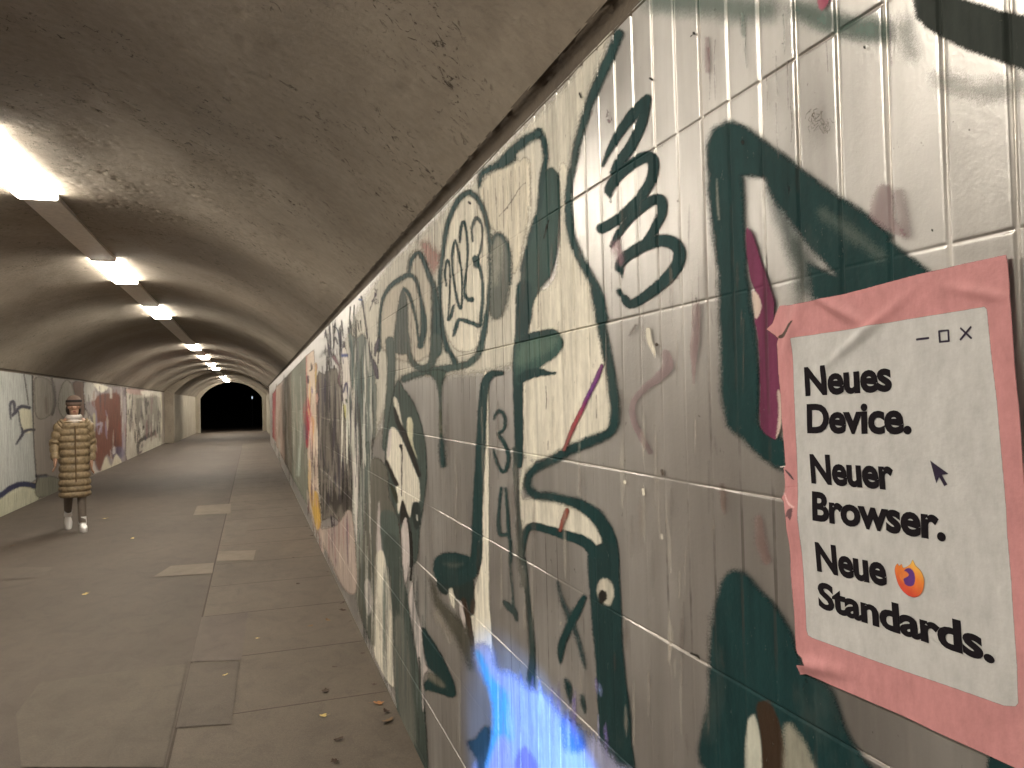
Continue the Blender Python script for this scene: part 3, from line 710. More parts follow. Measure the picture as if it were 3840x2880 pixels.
graffiti('graffiti_piece', 'washed teal and lilac shapes with thin violet outlines', [
    FN([('G', 780, 880), ('G', 830, 870), ('G', 880, 1200), ('G', 910, 1659), ('H', 970, 200), ('H', 965, 600), ('H', 950, 1100), ('H', 940, 1500), ('H', 915, 1200), ('H', 890, 700), ('H', 855, 250), ('G', 800, 1400), ('G', 790, 1100)], soft=6, col=(0.66, 0.62, 0.58), a=0.95),
    FN([('G', 860, 700), ('G', 930, 740), ('G', 1000, 700), ('G', 1055, 800), ('G', 1105, 1000), ('G', 1145, 1280), ('G', 1140, 1600), ('H', 1120, 400), ('H', 1000, 420), ('H', 965, 200), ('G', 930, 1500), ('G', 880, 1000)], soft=12, col=(0.23, 0.26, 0.235), a=0.8),
    F('G', [(855, 700), (885, 760), (905, 900), (915, 1050), (890, 1040), (865, 860)], (0.06, 0.10, 0.10), 0.9, 9),
    S('G', [(985, 310, 12), (1010, 450, 12), (1035, 620, 12), (1052, 800, 14), (1090, 950, 30), (1130, 1040, 46), (1150, 1150, 34)], col=(0.075, 0.065, 0.085), soft=7),
    S('G', [(1165, 740, 14), (1140, 830, 36), (1130, 920, 16)], col=(0.09, 0.08, 0.10), soft=7), S('G', [(1175, 700, 8), (1165, 850, 8), (1160, 1000, 8)], col=(0.09, 0.08, 0.10), soft=5),
    S('G', [(870, 420, 8), (862, 600, 8), (868, 720, 8)], col=(0.09, 0.12, 0.10), soft=5), S('G', [(910, 400, 8), (908, 560, 8), (912, 700, 7)], col=(0.09, 0.12, 0.10), soft=5),
    S('G', [(700, 620, 8), (740, 660, 12), (760, 780, 9), (785, 900, 9), (800, 1000, 8)], col=NAVY, soft=5), S('G', [(690, 860, 6), (712, 735, 14), (740, 800, 8)], col=(0.05, 0.04, 0.06), soft=5),
    S('G', [(790, 920), (835, 920)], 34, col=(0.05, 0.07, 0.22), soft=8), S('G', [(965, 340), (985, 345)], 14, col=(0.06, 0.12, 0.35), soft=6),
    S('G', [(700, 940, 40), (760, 1050, 14), (750, 1180, 20), (770, 1240, 16)], col=(0.22, 0.13, 0.16), a=0.8, soft=9),
    S('G', [(800, 1300, 18), (830, 1210, 26), (850, 1330, 20), (860, 1500, 16)], col=(0.05, 0.04, 0.10), soft=6), S('H', [(830, 0, 26), (850, 60, 30), (840, 160, 20)], col=(0.04, 0.035, 0.02), soft=6),
    F('H', [(800, 60), (830, 60), (850, 180), (820, 190)], (0.55, 0.52, 0.2), 0.8, 8),
    S('H', [(870, 250, 7), (890, 420, 7), (910, 600, 6), (930, 900, 6)], col=(0.1, 0.09, 0.12), soft=4),
    S('G', [(975, 560), (985, 660)], 7, col=(0.08, 0.09, 0.08), soft=4), S('G', [(1070, 460), (1150, 240)], 7, col=(0.10, 0.09, 0.12), a=0.6, soft=5)]
    + streaks(46, 1300, 1400, 1270, 1800, WHITES + TEALS, 5, 12, 60, 300, a=1.0, sd=2) + streaks(22, 1285, 1350, 1450, 2050, WHITES + DARKS, 3, 8, 80, 300, a=1.0, sd=3) + streaks(26, 1310, 1410, 1180, 1700, DARKS, 2.5, 5, 40, 220, a=0.9, sd=4), step=2.0)
graffiti('graffiti_panel', 'upright stripes of red, pink, grey green and yellow far down the wall', [
    F('N', [(1022, 1478), (1037, 1455), (1037, 1660), (1022, 1640)], (0.30, 0.07, 0.07), 0.9, 4, smooth=False),
    F('N', [(1036, 1452), (1068, 1420), (1070, 1560), (1070, 1735), (1036, 1670)], (0.42, 0.32, 0.265), 0.95, 5, smooth=False),
    F('N', [(1067, 1420), (1096, 1390), (1097, 1790), (1069, 1735)], (0.22, 0.19, 0.15), 0.95, 6, smooth=False),
    F('N', [(1094, 1392), (1148, 1335), (1152, 1600), (1158, 1900), (1150, 1890), (1096, 1790)], (0.24, 0.25, 0.205), 0.95, 6, smooth=False),
    S('N', [(1128, 1540, 6), (1127, 1640, 10), (1118, 1780, 12)], col=(0.5, 0.56, 0.5), a=0.7, soft=8),
    F('N', [(1148, 1335), (1178, 1312), (1185, 1440), (1192, 1700), (1196, 1950), (1225, 2060), (1160, 1900), (1152, 1640)], (0.66, 0.54, 0.44), 0.95, 6, smooth=False),
    F('N', [(1140, 1530), (1156, 1490), (1168, 1560), (1165, 1640), (1152, 1680), (1143, 1620)], (0.42, 0.03, 0.06), 1, 10),
    F('N', [(1138, 1590), (1150, 1600), (1152, 1640), (1140, 1650)], (0.05, 0.03, 0.12), 0.7, 10),
    F('N', [(1168, 1570), (1180, 1580), (1178, 1680), (1170, 1660)], (0.70, 0.35, 0.12), 0.8, 8),
    F('H', [(462, 940), (530, 965), (555, 1120), (562, 1300), (520, 1345), (482, 1200), (452, 1050)], (0.66, 0.42, 0.10), 1, 7),
    F('H', [(420, 940), (455, 1050), (490, 1250), (530, 1350), (600, 1330), (720, 1300), (800, 1200), (850, 1140), (900, 1250), (940, 1950), (800, 1950), (620, 1560), (450, 1180)], (0.58, 0.48, 0.42), 0.85, 10),
    S('H', [(480, 550, 30), (490, 700, 34), (480, 850, 20)], col=(0.07, 0.06, 0.05), a=0.9, soft=8), S('H', [(490, 880, 16), (510, 930, 16)], col=NAVY, a=0.8, soft=8),
    S('G', [(465, 1000, 8), (470, 1060, 20), (450, 1080, 8)], col=(0.04, 0.03, 0.03), soft=5), S('G', [(430, 1140), (432, 1200)], 24, col=(0.06, 0.03, 0.05), soft=6), S('G', [(460, 1250, 14), (480, 1300, 30)], col=(0.2, 0.17, 0.3), a=0.8, soft=8), S('G', [(415, 930), (418, 1300)], 8, col=(0.45, 0.06, 0.08), a=0.7, soft=5)]
    + streaks(40, 1030, 1150, 1400, 1850, [(0.4, 0.36, 0.3), (0.16, 0.15, 0.12), (0.5, 0.5, 0.44)], 3, 8, 60, 260, a=0.6, sd=11) + streaks(40, 1150, 1195, 1350, 1950, [(0.75, 0.66, 0.55), (0.62, 0.36, 0.30), (0.2, 0.12, 0.12), (0.72, 0.5, 0.2)], 3, 7, 30, 160, a=1.0, sd=12) + streaks(26, 1170, 1320, 1900, 2180, [(0.4, 0.24, 0.24), (0.72, 0.6, 0.52), (0.16, 0.1, 0.14)], 3, 8, 30, 150, a=0.9, sd=13), step=1.8)

# --- the big wedge letter on the near part of the wall
graffiti('graffiti_letter', 'huge dark green wedge letter behind the pink poster', [
    FN([('I', 255, 900), ('I', 290, 800), ('I', 390, 745), ('I', 500, 790), ('I', 640, 890), ('I', 900, 1090), ('I', 1200, 1295), ('I', 1400, 1450), ('P', 900, 5), ('P', 1150, 195), ('P', 1000, 300), ('P', 640, 360), ('P', 420, 380), ('P', 390, 150), ('I', 1050, 1700), ('I', 870, 1500), ('I', 700, 1270), ('I', 600, 1100), ('I', 480, 1095), ('I', 490, 1350), ('I', 505, 1651), ('B', 1720, 230), ('B', 1755, 500), ('B', 1760, 700), ('B', 1740, 870), ('P', 100, 1170), ('P', 250, 1250), ('P', 262, 1450), ('B', 1780, 1150), ('B', 1640, 1010), ('B', 1525, 910), ('B', 1495, 750), ('B', 1488, 350), ('I', 320, 1651), ('I', 285, 1400), ('I', 258, 1150)], soft=28, smooth=False),
    S('I', [(655, 1180, 60), (740, 1380, 90), (800, 1520, 110), (860, 1651, 120), (880, 1760, 120)], a=0.6, soft=70, rough=0.5),
    S('P', [(300, 30, 60), (330, 200, 50), (330, 380, 40)], col=(0.10, 0.13, 0.115), a=0.45, soft=60, rough=0.5),
    S('I', [(980, 1320, 40), (1150, 1440, 60), (1330, 1580, 50)], col=(0.14, 0.17, 0.15), a=0.5, soft=50),
    S('I', [(320, 1110, 4), (325, 1250, 12), (335, 1360, 4)], col=(0.3, 0.31, 0.27), a=0.7, soft=8)], step=3.2)
graffiti('graffiti_fill', 'wine red fill inside the wedge letter', [
    F('P', [(5, -60), (50, -30), (105, 150), (155, 290), (185, 390), (180, 450), (212, 640), (222, 860), (245, 980), (200, 1210), (175, 1235), (100, 1160), (95, 900), (85, 620), (60, 490), (95, 430), (60, 310), (25, 200)], MAGENTA, 1, 7),
    F('P', [(45, 320), (85, 345), (104, 420), (70, 490), (58, 440)], (0.62, 0.5, 0.44), 0.95, 6),
    F('P', [(205, 940), (235, 990), (222, 1160), (195, 1230), (210, 1100)], (0.62, 0.5, 0.44), 0.9, 8)], step=2.6)
graffiti('graffiti_stroke', 'fat charcoal black bar at the top of the wall', [
    F('I', [(1535, -20), (1700, -40), (1900, 15), (2060, 62), (2212, 92), (2300, 120), (2300, 470), (2212, 432), (2080, 385), (1900, 320), (1740, 245), (1620, 180), (1555, 110)], (0.030, 0.038, 0.034), 1, 20, smooth=False)], step=4)
graffiti('graffiti_haze', 'cloudy blue green overspray along the top of the wall', [
    S('I', [(-60, -10, 160), (250, 20, 170), (480, 60, 150), (640, 60, 120)], col=(0.10, 0.17, 0.15), a=0.55, soft=80, rough=0.6),
    S('I', [(820, 60, 110), (980, 120, 140), (1150, 170, 140), (1330, 190, 150)], col=(0.10, 0.16, 0.14), a=0.7, soft=60, rough=0.6),
    S('I', [(1480, 150, 100), (1520, 330, 80)], col=(0.30, 0.33, 0.31), a=0.5, soft=70),
    S('I', [(1700, 500, 90), (1950, 560, 110), (2212, 520, 120)], col=(0.42, 0.43, 0.41), a=0.5, soft=80),
    F('I', [(950, -20), (1020, -20), (1000, 40), (960, 60)], (0.4, 0.10, 0.16), 0.9, 12),
    S('I', [(480, 90, 20), (485, 200, 30), (490, 230, 5)], col=(0.16, 0.22, 0.20), a=0.6, soft=12)] +
    [S('I', [(x, y, 6), (x + random.uniform(-4, 10), y + h * 0.5, 5), (x + random.uniform(0, 16), y + h, 2)], col=c, a=0.65, soft=4)
     for x, y, h, c in ((500, 220, 200, (0.12, 0.16, 0.15)), (270, 300, 150, (0.34, 0.2, 0.22)), (275, 430, 190, (0.17, 0.12, 0.13)), (310, 250, 370, (0.16, 0.12, 0.12)), (735, 90, 260, (0.2, 0.25, 0.23)), (690, 350, 240, (0.3, 0.3, 0.28)),
                       (760, 380, 300, (0.24, 0.2, 0.2)), (1000, 260, 190, (0.2, 0.19, 0.18)), (1400, 90, 320, (0.28, 0.2, 0.25)), (690, 640, 340, (0.26, 0.24, 0.23)), (630, 480, 200, (0.33, 0.29, 0.28)), (780, 660, 220, (0.28, 0.22, 0.22)))], step=3)
graffiti('graffiti_fill', 'faint mauve squiggle and drips between the letters', [
    S('B', [(1110, 420, 60), (1125, 500, 80), (1060, 580, 66), (970, 650, 44), (900, 730, 40), (875, 800, 44), (895, 900, 44), (945, 1000, 40), (1000, 1095, 34)], col=MAUVE, a=0.5, soft=9),
    S('B', [(1325, 95, 55), (1320, 250, 60), (1305, 400, 60), (1305, 490, 30), (1305, 620, 6)], col=(0.27, 0.17, 0.18), a=0.55, soft=9),
    F('I', [(1275, 1340), (1300, 1200), (1350, 1140), (1400, 1180), (1420, 1340), (1500, 1460), (1380, 1430)], MAUVE, 0.5, 16),
    S('I', [(1450, 1200), (1500, 1450)], 60, col=MAUVE, a=0.4, soft=24),
    S('I', [(262, 240, 20), (262, 340, 26), (262, 440, 24)], col=MAUVE, a=0.5, soft=9),
    S('A', [(690, 1200, 60), (720, 1300, 40)], col=(0.5, 0.3, 0.36), a=0.45, soft=24),
    S('C', [(1950, 80, 50), (1960, 200, 60), (2000, 330, 60)], col=(0.26, 0.15, 0.14), a=0.4, soft=24),
    S('B', [(1500, 1330, 30), (1510, 1450, 40), (1520, 1520, 10)], col=(0.2, 0.13, 0.11), a=0.5, soft=16)], step=3)
graffiti('graffiti_stroke', 'thin slanting line fading from purple to red', [
    S('B', [(668, 500, 26), (630, 590, 30), (580, 690, 28), (530, 800, 28), (480, 900, 28), (440, 990, 26), (405, 1080, 22)], col=lambda x, y: np.stack([np.interp(y, [1370, 1480, 1560, 1680], [0.16, 0.14, 0.30, 0.27]), np.interp(y, [1370, 1480, 1560, 1680], [0.05, 0.035, 0.04, 0.10]), np.interp(y, [1370, 1480, 1560, 1680], [0.14, 0.20, 0.06, 0.09])], -1), soft=6),
    S('C', [(728, 25, 30), (705, 90, 28), (685, 150, 24)], col=(0.24, 0.07, 0.05), soft=7)], step=2.2)
graffiti('graffiti_letter', 'dark green cone with a brown bar, below the poster', [
    FN([('C', 1640, 1700), ('C', 1630, 1200), ('C', 1640, 900), ('C', 1665, 650), ('C', 1720, 470), ('C', 1800, 400), ('C', 1880, 440), ('C', 1990, 560), ('Q', 200, 640), ('Q', 275, 760), ('Q', 335, 920), ('Q', 400, 1060), ('Q', 520, 1130), ('Q', 590, 1260), ('Q', 640, 1420), ('Q', 720, 1560), ('Q', 760, 1720)], soft=26, col=(0.012, 0.042, 0.045)),
    F('Q', [(10, 1720), (15, 1400), (45, 1320), (75, 1340), (105, 1500), (120, 1720)], (0.52, 0.53, 0.46), 1, 12),
    F('Q', [(75, 1270), (130, 1230), (185, 1280), (235, 1420), (262, 1560), (270, 1720), (125, 1720), (105, 1480)], BROWN, 1, 10),
    F('Q', [(265, 1720), (250, 1500), (255, 1390), (300, 1390), (400, 1540), (450, 1720)], (0.34, 0.33, 0.27), 0.85, 26),
    F('Q', [(1560, 1560), (1640, 1570), (1720, 1640), (1730, 1720), (1560, 1720)], (0.012, 0.042, 0.045), 1, 20)], step=3.2)
graffiti('blue_light_paint', 'blue light painted on the foot of the wall, with violet paint shapes', [
    F('C', [(140, 900), (200, 870), (255, 920), (290, 1020), (380, 1060), (480, 1140), (600, 1200), (700, 1330), (800, 1400), (920, 1480), (1040, 1620), (1080, 1700), (180, 1700), (240, 1520), (265, 1350), (250, 1180), (180, 1040)], (0.40, 0.42, 0.62), 0.85, 40),  # blue light on the wall, put into the paint colour
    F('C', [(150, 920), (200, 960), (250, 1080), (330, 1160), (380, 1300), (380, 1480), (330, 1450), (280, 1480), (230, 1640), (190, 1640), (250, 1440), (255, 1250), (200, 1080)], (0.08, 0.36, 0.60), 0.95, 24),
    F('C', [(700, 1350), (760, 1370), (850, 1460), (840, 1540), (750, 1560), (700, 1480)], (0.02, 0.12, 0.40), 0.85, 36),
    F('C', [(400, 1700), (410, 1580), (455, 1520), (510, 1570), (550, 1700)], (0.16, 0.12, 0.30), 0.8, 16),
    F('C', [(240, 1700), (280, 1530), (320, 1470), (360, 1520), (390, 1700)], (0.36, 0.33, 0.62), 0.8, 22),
    *[S('C', [(x, y, 3), (x + 2, (y + 1660) / 2, 5), (x + 4, 1660, 4)], col=(0.80, 0.84, 0.95), a=0.55, soft=3) for x, y in ((290, 1060), (432, 1150), (547, 1235), (618, 1215), (687, 1400), (840, 1540))],  # bright glints of the joint edges, painted as pale lines
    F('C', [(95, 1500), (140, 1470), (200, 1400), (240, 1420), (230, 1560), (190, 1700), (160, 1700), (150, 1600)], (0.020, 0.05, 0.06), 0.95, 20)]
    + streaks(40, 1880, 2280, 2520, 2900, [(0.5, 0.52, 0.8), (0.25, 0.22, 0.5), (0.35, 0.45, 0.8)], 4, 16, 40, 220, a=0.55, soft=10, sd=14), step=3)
# small things stuck on the paint: scabs, chips and spider webs
layers = []
for u, v, r in ((180, 205, 16), (483, 880, 22), (1240, 293, 14), (1790, 755, 6), (1890, 805, 8), (2190, 490, 12), (1660, 1425, 12), (1738, 1015, 7), (733, 270, 8)):
    layers.append(S('I', [(u, v, r), (u + 2, v + r * 0.4, r * 0.8)], col=BLACK, soft=3))
layers += [S('I', [(160, 228, 4), (180, 210, 4)], col=BLACK, soft=2)]
for k in range(26):
    u, v = 900 + random.random() * 130, 670 + random.random() * 140
    layers.append(S('I', [(u, v), (u + random.uniform(-22, 22), v + random.uniform(5, 30)), (u + random.uniform(-30, 30), v + random.uniform(10, 50))], 3.2, col=(0.12, 0.09, 0.07), a=0.75, soft=2.5))
for k in range(9):
    u, v = 630 + random.random() * 35, 340 + random.random() * 90
    layers.append(S('A', [(u, v), (u + random.uniform(-12, 12), v + random.uniform(5, 20))], 5, col=(0.16, 0.10, 0.12), a=0.7, soft=3))
layers += [S('A', [(462, 250, 12), (470, 275, 8)], col=BLACK, soft=3), S('A', [(900, 155, 12), (908, 165, 10)], col=BLACK, soft=3), S('A', [(240, 1150, 8), (255, 1080, 8), (270, 1040, 5)], col=BLACK, soft=4)]
layers += [S('B', [(905, 220, 16), (880, 260, 20), (862, 290, 10)], col=(0.12, 0.09, 0.08), a=0.7, soft=8), S('B', [(1048, 352), (1050, 356)], 18, col=(0.08, 0.06, 0.05), soft=4),
           S('B', [(990, 250, 30), (1000, 330, 34), (1030, 400, 24), (1035, 440, 8)], col=(0.85, 0.80, 0.68), a=0.85, soft=6), S('B', [(825, 1300), (828, 1308)], 20, col=(0.8, 0.75, 0.64), a=0.9, soft=5), S('B', [(955, 1355), (958, 1385)], 22, col=(0.8, 0.75, 0.64), a=0.9, soft=5),
           S('B', [(1085, 1225), (1090, 1250)], 20, col=(0.12, 0.09, 0.07), a=0.8, soft=5), S('B', [(280, 640, 4), (285, 720, 6), (282, 800, 4)], col=BLACK, a=0.7, soft=3), S('B', [(630, 700, 4), (632, 860, 5)], col=BLACK, a=0.6, soft=3), S('B', [(296, 1020), (294, 1080)], 4, col=BLACK, a=0.6, soft=3),
           S('C', [(1335, 180), (1338, 200)], 12, col=(0.8, 0.75, 0.66), a=0.8, soft=5), S('C', [(690, 735), (690, 742)], 12, col=(0.85, 0.8, 0.7), a=0.9, soft=4), S('C', [(1520, 930, 14), (1560, 945, 16), (1575, 965, 8)], col=BLACK, a=0.85, soft=5)]
layers += streaks(70, 1620, 2750, 1450, 2850, [(0.13, 0.11, 0.095), (0.2, 0.16, 0.14), (0.55, 0.5, 0.44), (0.62, 0.58, 0.5)], 3, 13, 60, 330, a=0.33, soft=12, sd=15) + streaks(60, 1500, 2800, 700, 1500, [(0.22, 0.18, 0.15), (0.34, 0.28, 0.25)], 2, 6, 60, 330, a=0.42, soft=5, sd=16)
layers += [S('D', [(1365, 500, 6), (1420, 440, 6), (1480, 360, 6), (1540, 260, 5), (1600, 200, 4)], col=(0.25, 0.2, 0.2), a=0.6, soft=4), S('D', [(1095, 375), (1105, 390)], 14, col=BLACK, soft=4)]
for x, y0_, y1_ in ((1265, 270, 640), (1340, 330, 620), (1400, 230, 660), (1470, 90, 540), (1545, 60, 650), (1640, 100, 560), (785, 560, 900), (1330, 250, 400)):
    layers.append(S('D', [(x, y0_, 4), (x + 4, (y0_ + y1_) / 2, 4), (x + 8, y1_, 3)], col=(0.18, 0.14, 0.11), a=0.6, soft=3))
for k in range(12):
    u, v = 240 + random.random() * 40, 1090 + random.random() * 190
    layers.append(S('D', [(u, v), (u + random.uniform(-20, 25), v + random.uniform(5, 25))], 6, col=(0.12, 0.09, 0.16), a=0.7, soft=4))
graffiti('wall_blemish', 'small dark scabs, chips and pale flakes dotted over the tiles', layers, step=2.2)

# ------------------------------------------------------------------ left wall
def flat_depth(y, z): return np.zeros_like(y)
left_root = empty('graffiti_wall', (XL, 0, 0))
tag(left_root, 'grey painted left wall behind the walking person, with a red brown panel', 'wall')
def child_of_left(o):
    o.parent = left_root
    o.matrix_parent_inverse = Matrix.Translation((-XL, 0, 0))
    return o
bm = bmesh.new(); add_box(bm, XL - 0.35, XL, Y0, Y1L, -0.02, 2.21)
child_of_left(link('wall_face', bm_mesh('left_wall', bm), M_LEFT))
def lgraf(name, label, layers, **kw):
    o = child_of_left(paint(name, layers, wx=XL, depth=flat_depth, breaks=False, off=0.003, step=kw.pop('step', 1.8), **kw))
    o['label'] = label
lgraf('graffiti_panel', 'pale blue grey panel with dark strokes at the picture edge', [
    F('L', [(-200, 180), (200, 212), (262, 240), (275, 700), (300, 1100), (150, 1200), (-200, 1340)], (0.50, 0.52, 0.50), 0.9, 6, smooth=False),
    F('L', [(150, 530), (240, 505), (268, 690), (190, 715), (165, 640)], (0.62, 0.60, 0.46), 0.95, 6),
    S('L', [(85, 600, 14), (82, 480, 24), (110, 460, 26), (118, 540, 24), (100, 570, 24)], col=(0.05, 0.05, 0.07), soft=6),
    S('L', [(120, 555, 24), (165, 500, 30), (240, 505, 30)], col=(0.04, 0.04, 0.06), soft=6), S('L', [(150, 540, 14), (165, 640, 12), (185, 715, 26), (150, 780, 20), (130, 810, 10)], col=(0.04, 0.04, 0.06), soft=6),
    S('L', [(185, 715, 26), (230, 690, 24), (275, 690, 24)], col=(0.04, 0.04, 0.06), soft=6),
    S('L', [(195, 215, 10), (215, 350, 10), (232, 480, 10)], col=(0.09, 0.08, 0.08), soft=5), S('L', [(265, 240, 10), (272, 700, 8), (290, 1000, 8), (312, 1230, 8)], col=(0.08, 0.07, 0.065), soft=5),
    F('L', [(-200, 1290), (0, 1250), (120, 1165), (310, 1170), (312, 1270), (150, 1370), (-200, 1500)], (0.60, 0.60, 0.46), 0.9, 8),
    S('L', [(-100, 1290, 40), (0, 1235, 44), (100, 1165, 46), (200, 1140, 46), (312, 1165, 46)], col=NAVY, soft=7)])
lgraf('graffiti_letter', 'faint rounded grey letters behind the person', [
    F('L', [(285, 275), (390, 270), (435, 340), (448, 470), (410, 570), (300, 580)], (0.40, 0.37, 0.32), 0.8, 8),
    F('L', [(485, 520), (495, 370), (545, 280), (595, 320), (620, 440), (640, 560), (560, 620)], (0.46, 0.44, 0.37), 0.85, 8),
    S('L', [(425, 260, 10), (445, 350, 20), (452, 470, 22), (430, 560, 20)], col=(0.11, 0.095, 0.08), a=0.9, soft=7), S('L', [(380, 430), (385, 540)], 30, col=(0.2, 0.15, 0.13), a=0.7, soft=9),
    F('L', [(600, 300), (700, 300), (700, 560), (660, 560), (630, 440)], (0.20, 0.12, 0.085), 0.8, 10),
    F('L', [(320, 1080), (480, 1090), (540, 1180), (310, 1250)], (0.30, 0.30, 0.24), 0.8, 10), S('L', [(300, 1075), (380, 1070)], 26, col=NAVY, a=0.6, soft=8)])
lgraf('graffiti_panel', 'red brown panel with pale flame tips along its foot', [
    F('L', [(690, 295), (900, 320), (1040, 340), (1050, 500), (1050, 900), (1040, 960), (760, 1060), (745, 900), (760, 600), (700, 500)], (0.33, 0.29, 0.30), 0.85, 8, smooth=False),
    F('L', [(785, 430), (900, 385), (1000, 420), (1008, 700), (1010, 860), (930, 930), (880, 900), (830, 1030), (790, 960), (775, 800), (800, 600)], (0.15, 0.055, 0.035), 0.95, 9),
    F('L', [(700, 300), (770, 305), (795, 420), (740, 460), (700, 430)], (0.48, 0.47, 0.43), 0.85, 8), F('L', [(775, 300), (890, 330), (880, 360), (830, 380), (800, 350)], (0.70, 0.68, 0.58), 0.95, 6),
    S('L', [(915, 350, 20), (920, 420, 20)], col=(0.6, 0.58, 0.52), a=0.8, soft=7), F('L', [(770, 560), (790, 570), (785, 680), (765, 660)], (0.5, 0.46, 0.28), 0.8, 6), S('L', [(800, 650, 20), (840, 640, 20), (820, 720, 14)], col=(0.36, 0.34, 0.42), a=0.8, soft=8),
    F('L', [(930, 850), (1000, 830), (1035, 880), (1000, 930), (940, 930)], (0.10, 0.10, 0.17), 0.7, 9),
    F('L', [(760, 1050), (765, 930), (800, 1020), (830, 1035)], (0.55, 0.52, 0.47), 0.9, 6), F('L', [(840, 1010), (880, 910), (920, 990), (960, 890), (1010, 960), (1000, 970), (850, 1030)], (0.60, 0.57, 0.44), 0.9, 6), S('L', [(945, 840), (945, 880)], 24, col=(0.5, 0.5, 0.5), a=0.8, soft=7)]
    + streaks(40, 315, 475, 1450, 1740, [(0.06, 0.04, 0.05), (0.45, 0.42, 0.38), (0.2, 0.06, 0.04), (0.25, 0.22, 0.32)], 3, 9, 20, 110, a=0.8, sd=22))
lgraf('graffiti_panel', 'pale speckled panel with dark lettering near the end of the wall', [
    F('L', [(1045, 350), (1345, 375), (1355, 600), (1375, 790), (1180, 930), (1060, 975), (1040, 900), (1050, 600)], (0.44, 0.41, 0.35), 0.95, 6, smooth=False),
    F('L', [(1060, 345), (1240, 365), (1230, 400), (1070, 390)], (0.40, 0.25, 0.23), 0.7, 6), F('L', [(1170, 365), (1340, 378), (1330, 420), (1280, 400), (1200, 410)], (0.64, 0.62, 0.55), 0.9, 6),
    F('L', [(1125, 430), (1300, 410), (1325, 600), (1315, 700), (1160, 750), (1130, 700)], (0.17, 0.16, 0.14), 0.75, 9, smooth=False),
    S('L', [(1145, 930, 16), (1150, 800, 24), (1215, 745, 40), (1300, 700, 40), (1310, 660, 20)], col=(0.07, 0.06, 0.055), a=0.9, soft=7), S('L', [(1160, 880, 20), (1190, 860, 20)], col=(0.12, 0.07, 0.09), a=0.8, soft=6),
    S('L', [(1210, 430, 8), (1212, 560, 8)], col=(0.05, 0.045, 0.04), soft=5), S('L', [(1075, 560), (1080, 700)], 16, col=(0.10, 0.085, 0.07), a=0.7, soft=7), S('L', [(1330, 400, 8), (1345, 560, 10), (1335, 720, 8)], col=(0.66, 0.64, 0.5), a=0.9, soft=4),
    F('L', [(1180, 860), (1260, 770), (1340, 760), (1350, 790), (1200, 910)], (0.52, 0.50, 0.42), 0.8, 8)]
    + streaks(46, 475, 600, 1475, 1690, DARKS + [(0.5, 0.48, 0.42), (0.2, 0.12, 0.12)], 3, 8, 12, 80, a=0.85, sd=21))

# ------------------------------------------------------------------ the concrete vault
def arch(half, rise, n):
    R = (half * half + rise * rise) / (2 * rise)
    a = math.asin(half / R)
    th = np.linspace(-a, a, n)
    return R * np.sin(th), R * np.cos(th) - (R - rise)
vault = empty('concrete_vault', (XC, 0, 0))
tag(vault, 'rough pitted concrete barrel vault spanning the tunnel', 'vault')
def child_of(root, o):
    o.parent = root
    o.matrix_parent_inverse = Matrix.Translation(-Vector(root.location))
    return o
SPRING, RISE, HALF = 2.305, 0.832, 2.133
def vault_piece(ya, yb, ny, nx, amp, seed):
    ax, az = arch(HALF, RISE, nx)
    yy = np.linspace(ya, yb, ny)
    s = np.linspace(0, 4.9, nx)
    Sg, Yg = np.meshgrid(s, yy, indexing='ij')
    d = amp * ((fbm(Sg * 1.1, Yg * 0.8, seed, 3) - 0.5) * 0.05 + (fbm(Sg * 9, Yg * 9, seed + 9, 4) - 0.5) * 0.005)
    pit = np.clip(fbm(Sg * 26, Yg * 26, seed + 4, 3) - 0.62, 0, 1) * np.clip((fbm(Sg * 3, Yg * 3, seed + 6, 3) - 0.47) * 9, 0, 1)
    d = d + amp * pit * 0.03
    e = np.clip(np.minimum(Sg, 4.9 - Sg) / 0.15, 0, 1)
    d = d * e
    nxv = ax / np.hypot(ax, az + 1.2); nzv = (az + 1.2) / np.hypot(ax, az + 1.2)
    X = XC + ax[:, None] + nxv[:, None] * d
    Z = SPRING + az[:, None] + ax[:, None] * 0.028 + nzv[:, None] * d
    return np.stack([X, Yg, Z], -1).reshape(-1, 3), grid_quads(nx, ny)
for ya, yb, ny, nx, amp in ((-9, 0.0, 60, 60, 0.5), (0.0, 9.0, 520, 300, 1.0), (9.0, 37.0, 300, 120, 0.7)):
    v, q = vault_piece(ya, yb, ny, nx, amp, 31)
    me = np_mesh('vault_soffit', v, q[:, ::-1], True)
    child_of(vault, link('vault_soffit', me, M_VAULT))
# springing edge: a rough grimy strip of bare concrete between the tiles and the vault
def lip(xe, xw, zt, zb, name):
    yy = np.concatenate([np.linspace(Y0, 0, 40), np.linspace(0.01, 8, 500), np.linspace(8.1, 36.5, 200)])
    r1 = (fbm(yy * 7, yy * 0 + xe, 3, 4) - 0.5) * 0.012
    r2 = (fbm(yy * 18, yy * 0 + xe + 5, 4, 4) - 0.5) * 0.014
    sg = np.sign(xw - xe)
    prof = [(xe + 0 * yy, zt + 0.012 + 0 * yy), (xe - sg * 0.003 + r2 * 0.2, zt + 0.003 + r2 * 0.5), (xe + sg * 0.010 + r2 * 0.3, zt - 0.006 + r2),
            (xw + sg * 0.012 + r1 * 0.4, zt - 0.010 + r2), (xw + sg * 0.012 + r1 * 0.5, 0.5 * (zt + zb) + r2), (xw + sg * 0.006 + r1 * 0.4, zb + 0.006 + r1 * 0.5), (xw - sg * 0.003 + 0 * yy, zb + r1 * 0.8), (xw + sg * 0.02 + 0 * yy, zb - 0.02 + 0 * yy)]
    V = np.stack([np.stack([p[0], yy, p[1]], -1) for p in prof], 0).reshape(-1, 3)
    return link(name, np_mesh(name, V, grid_quads(len(prof), len(yy), sg < 0)), M_EDGE)
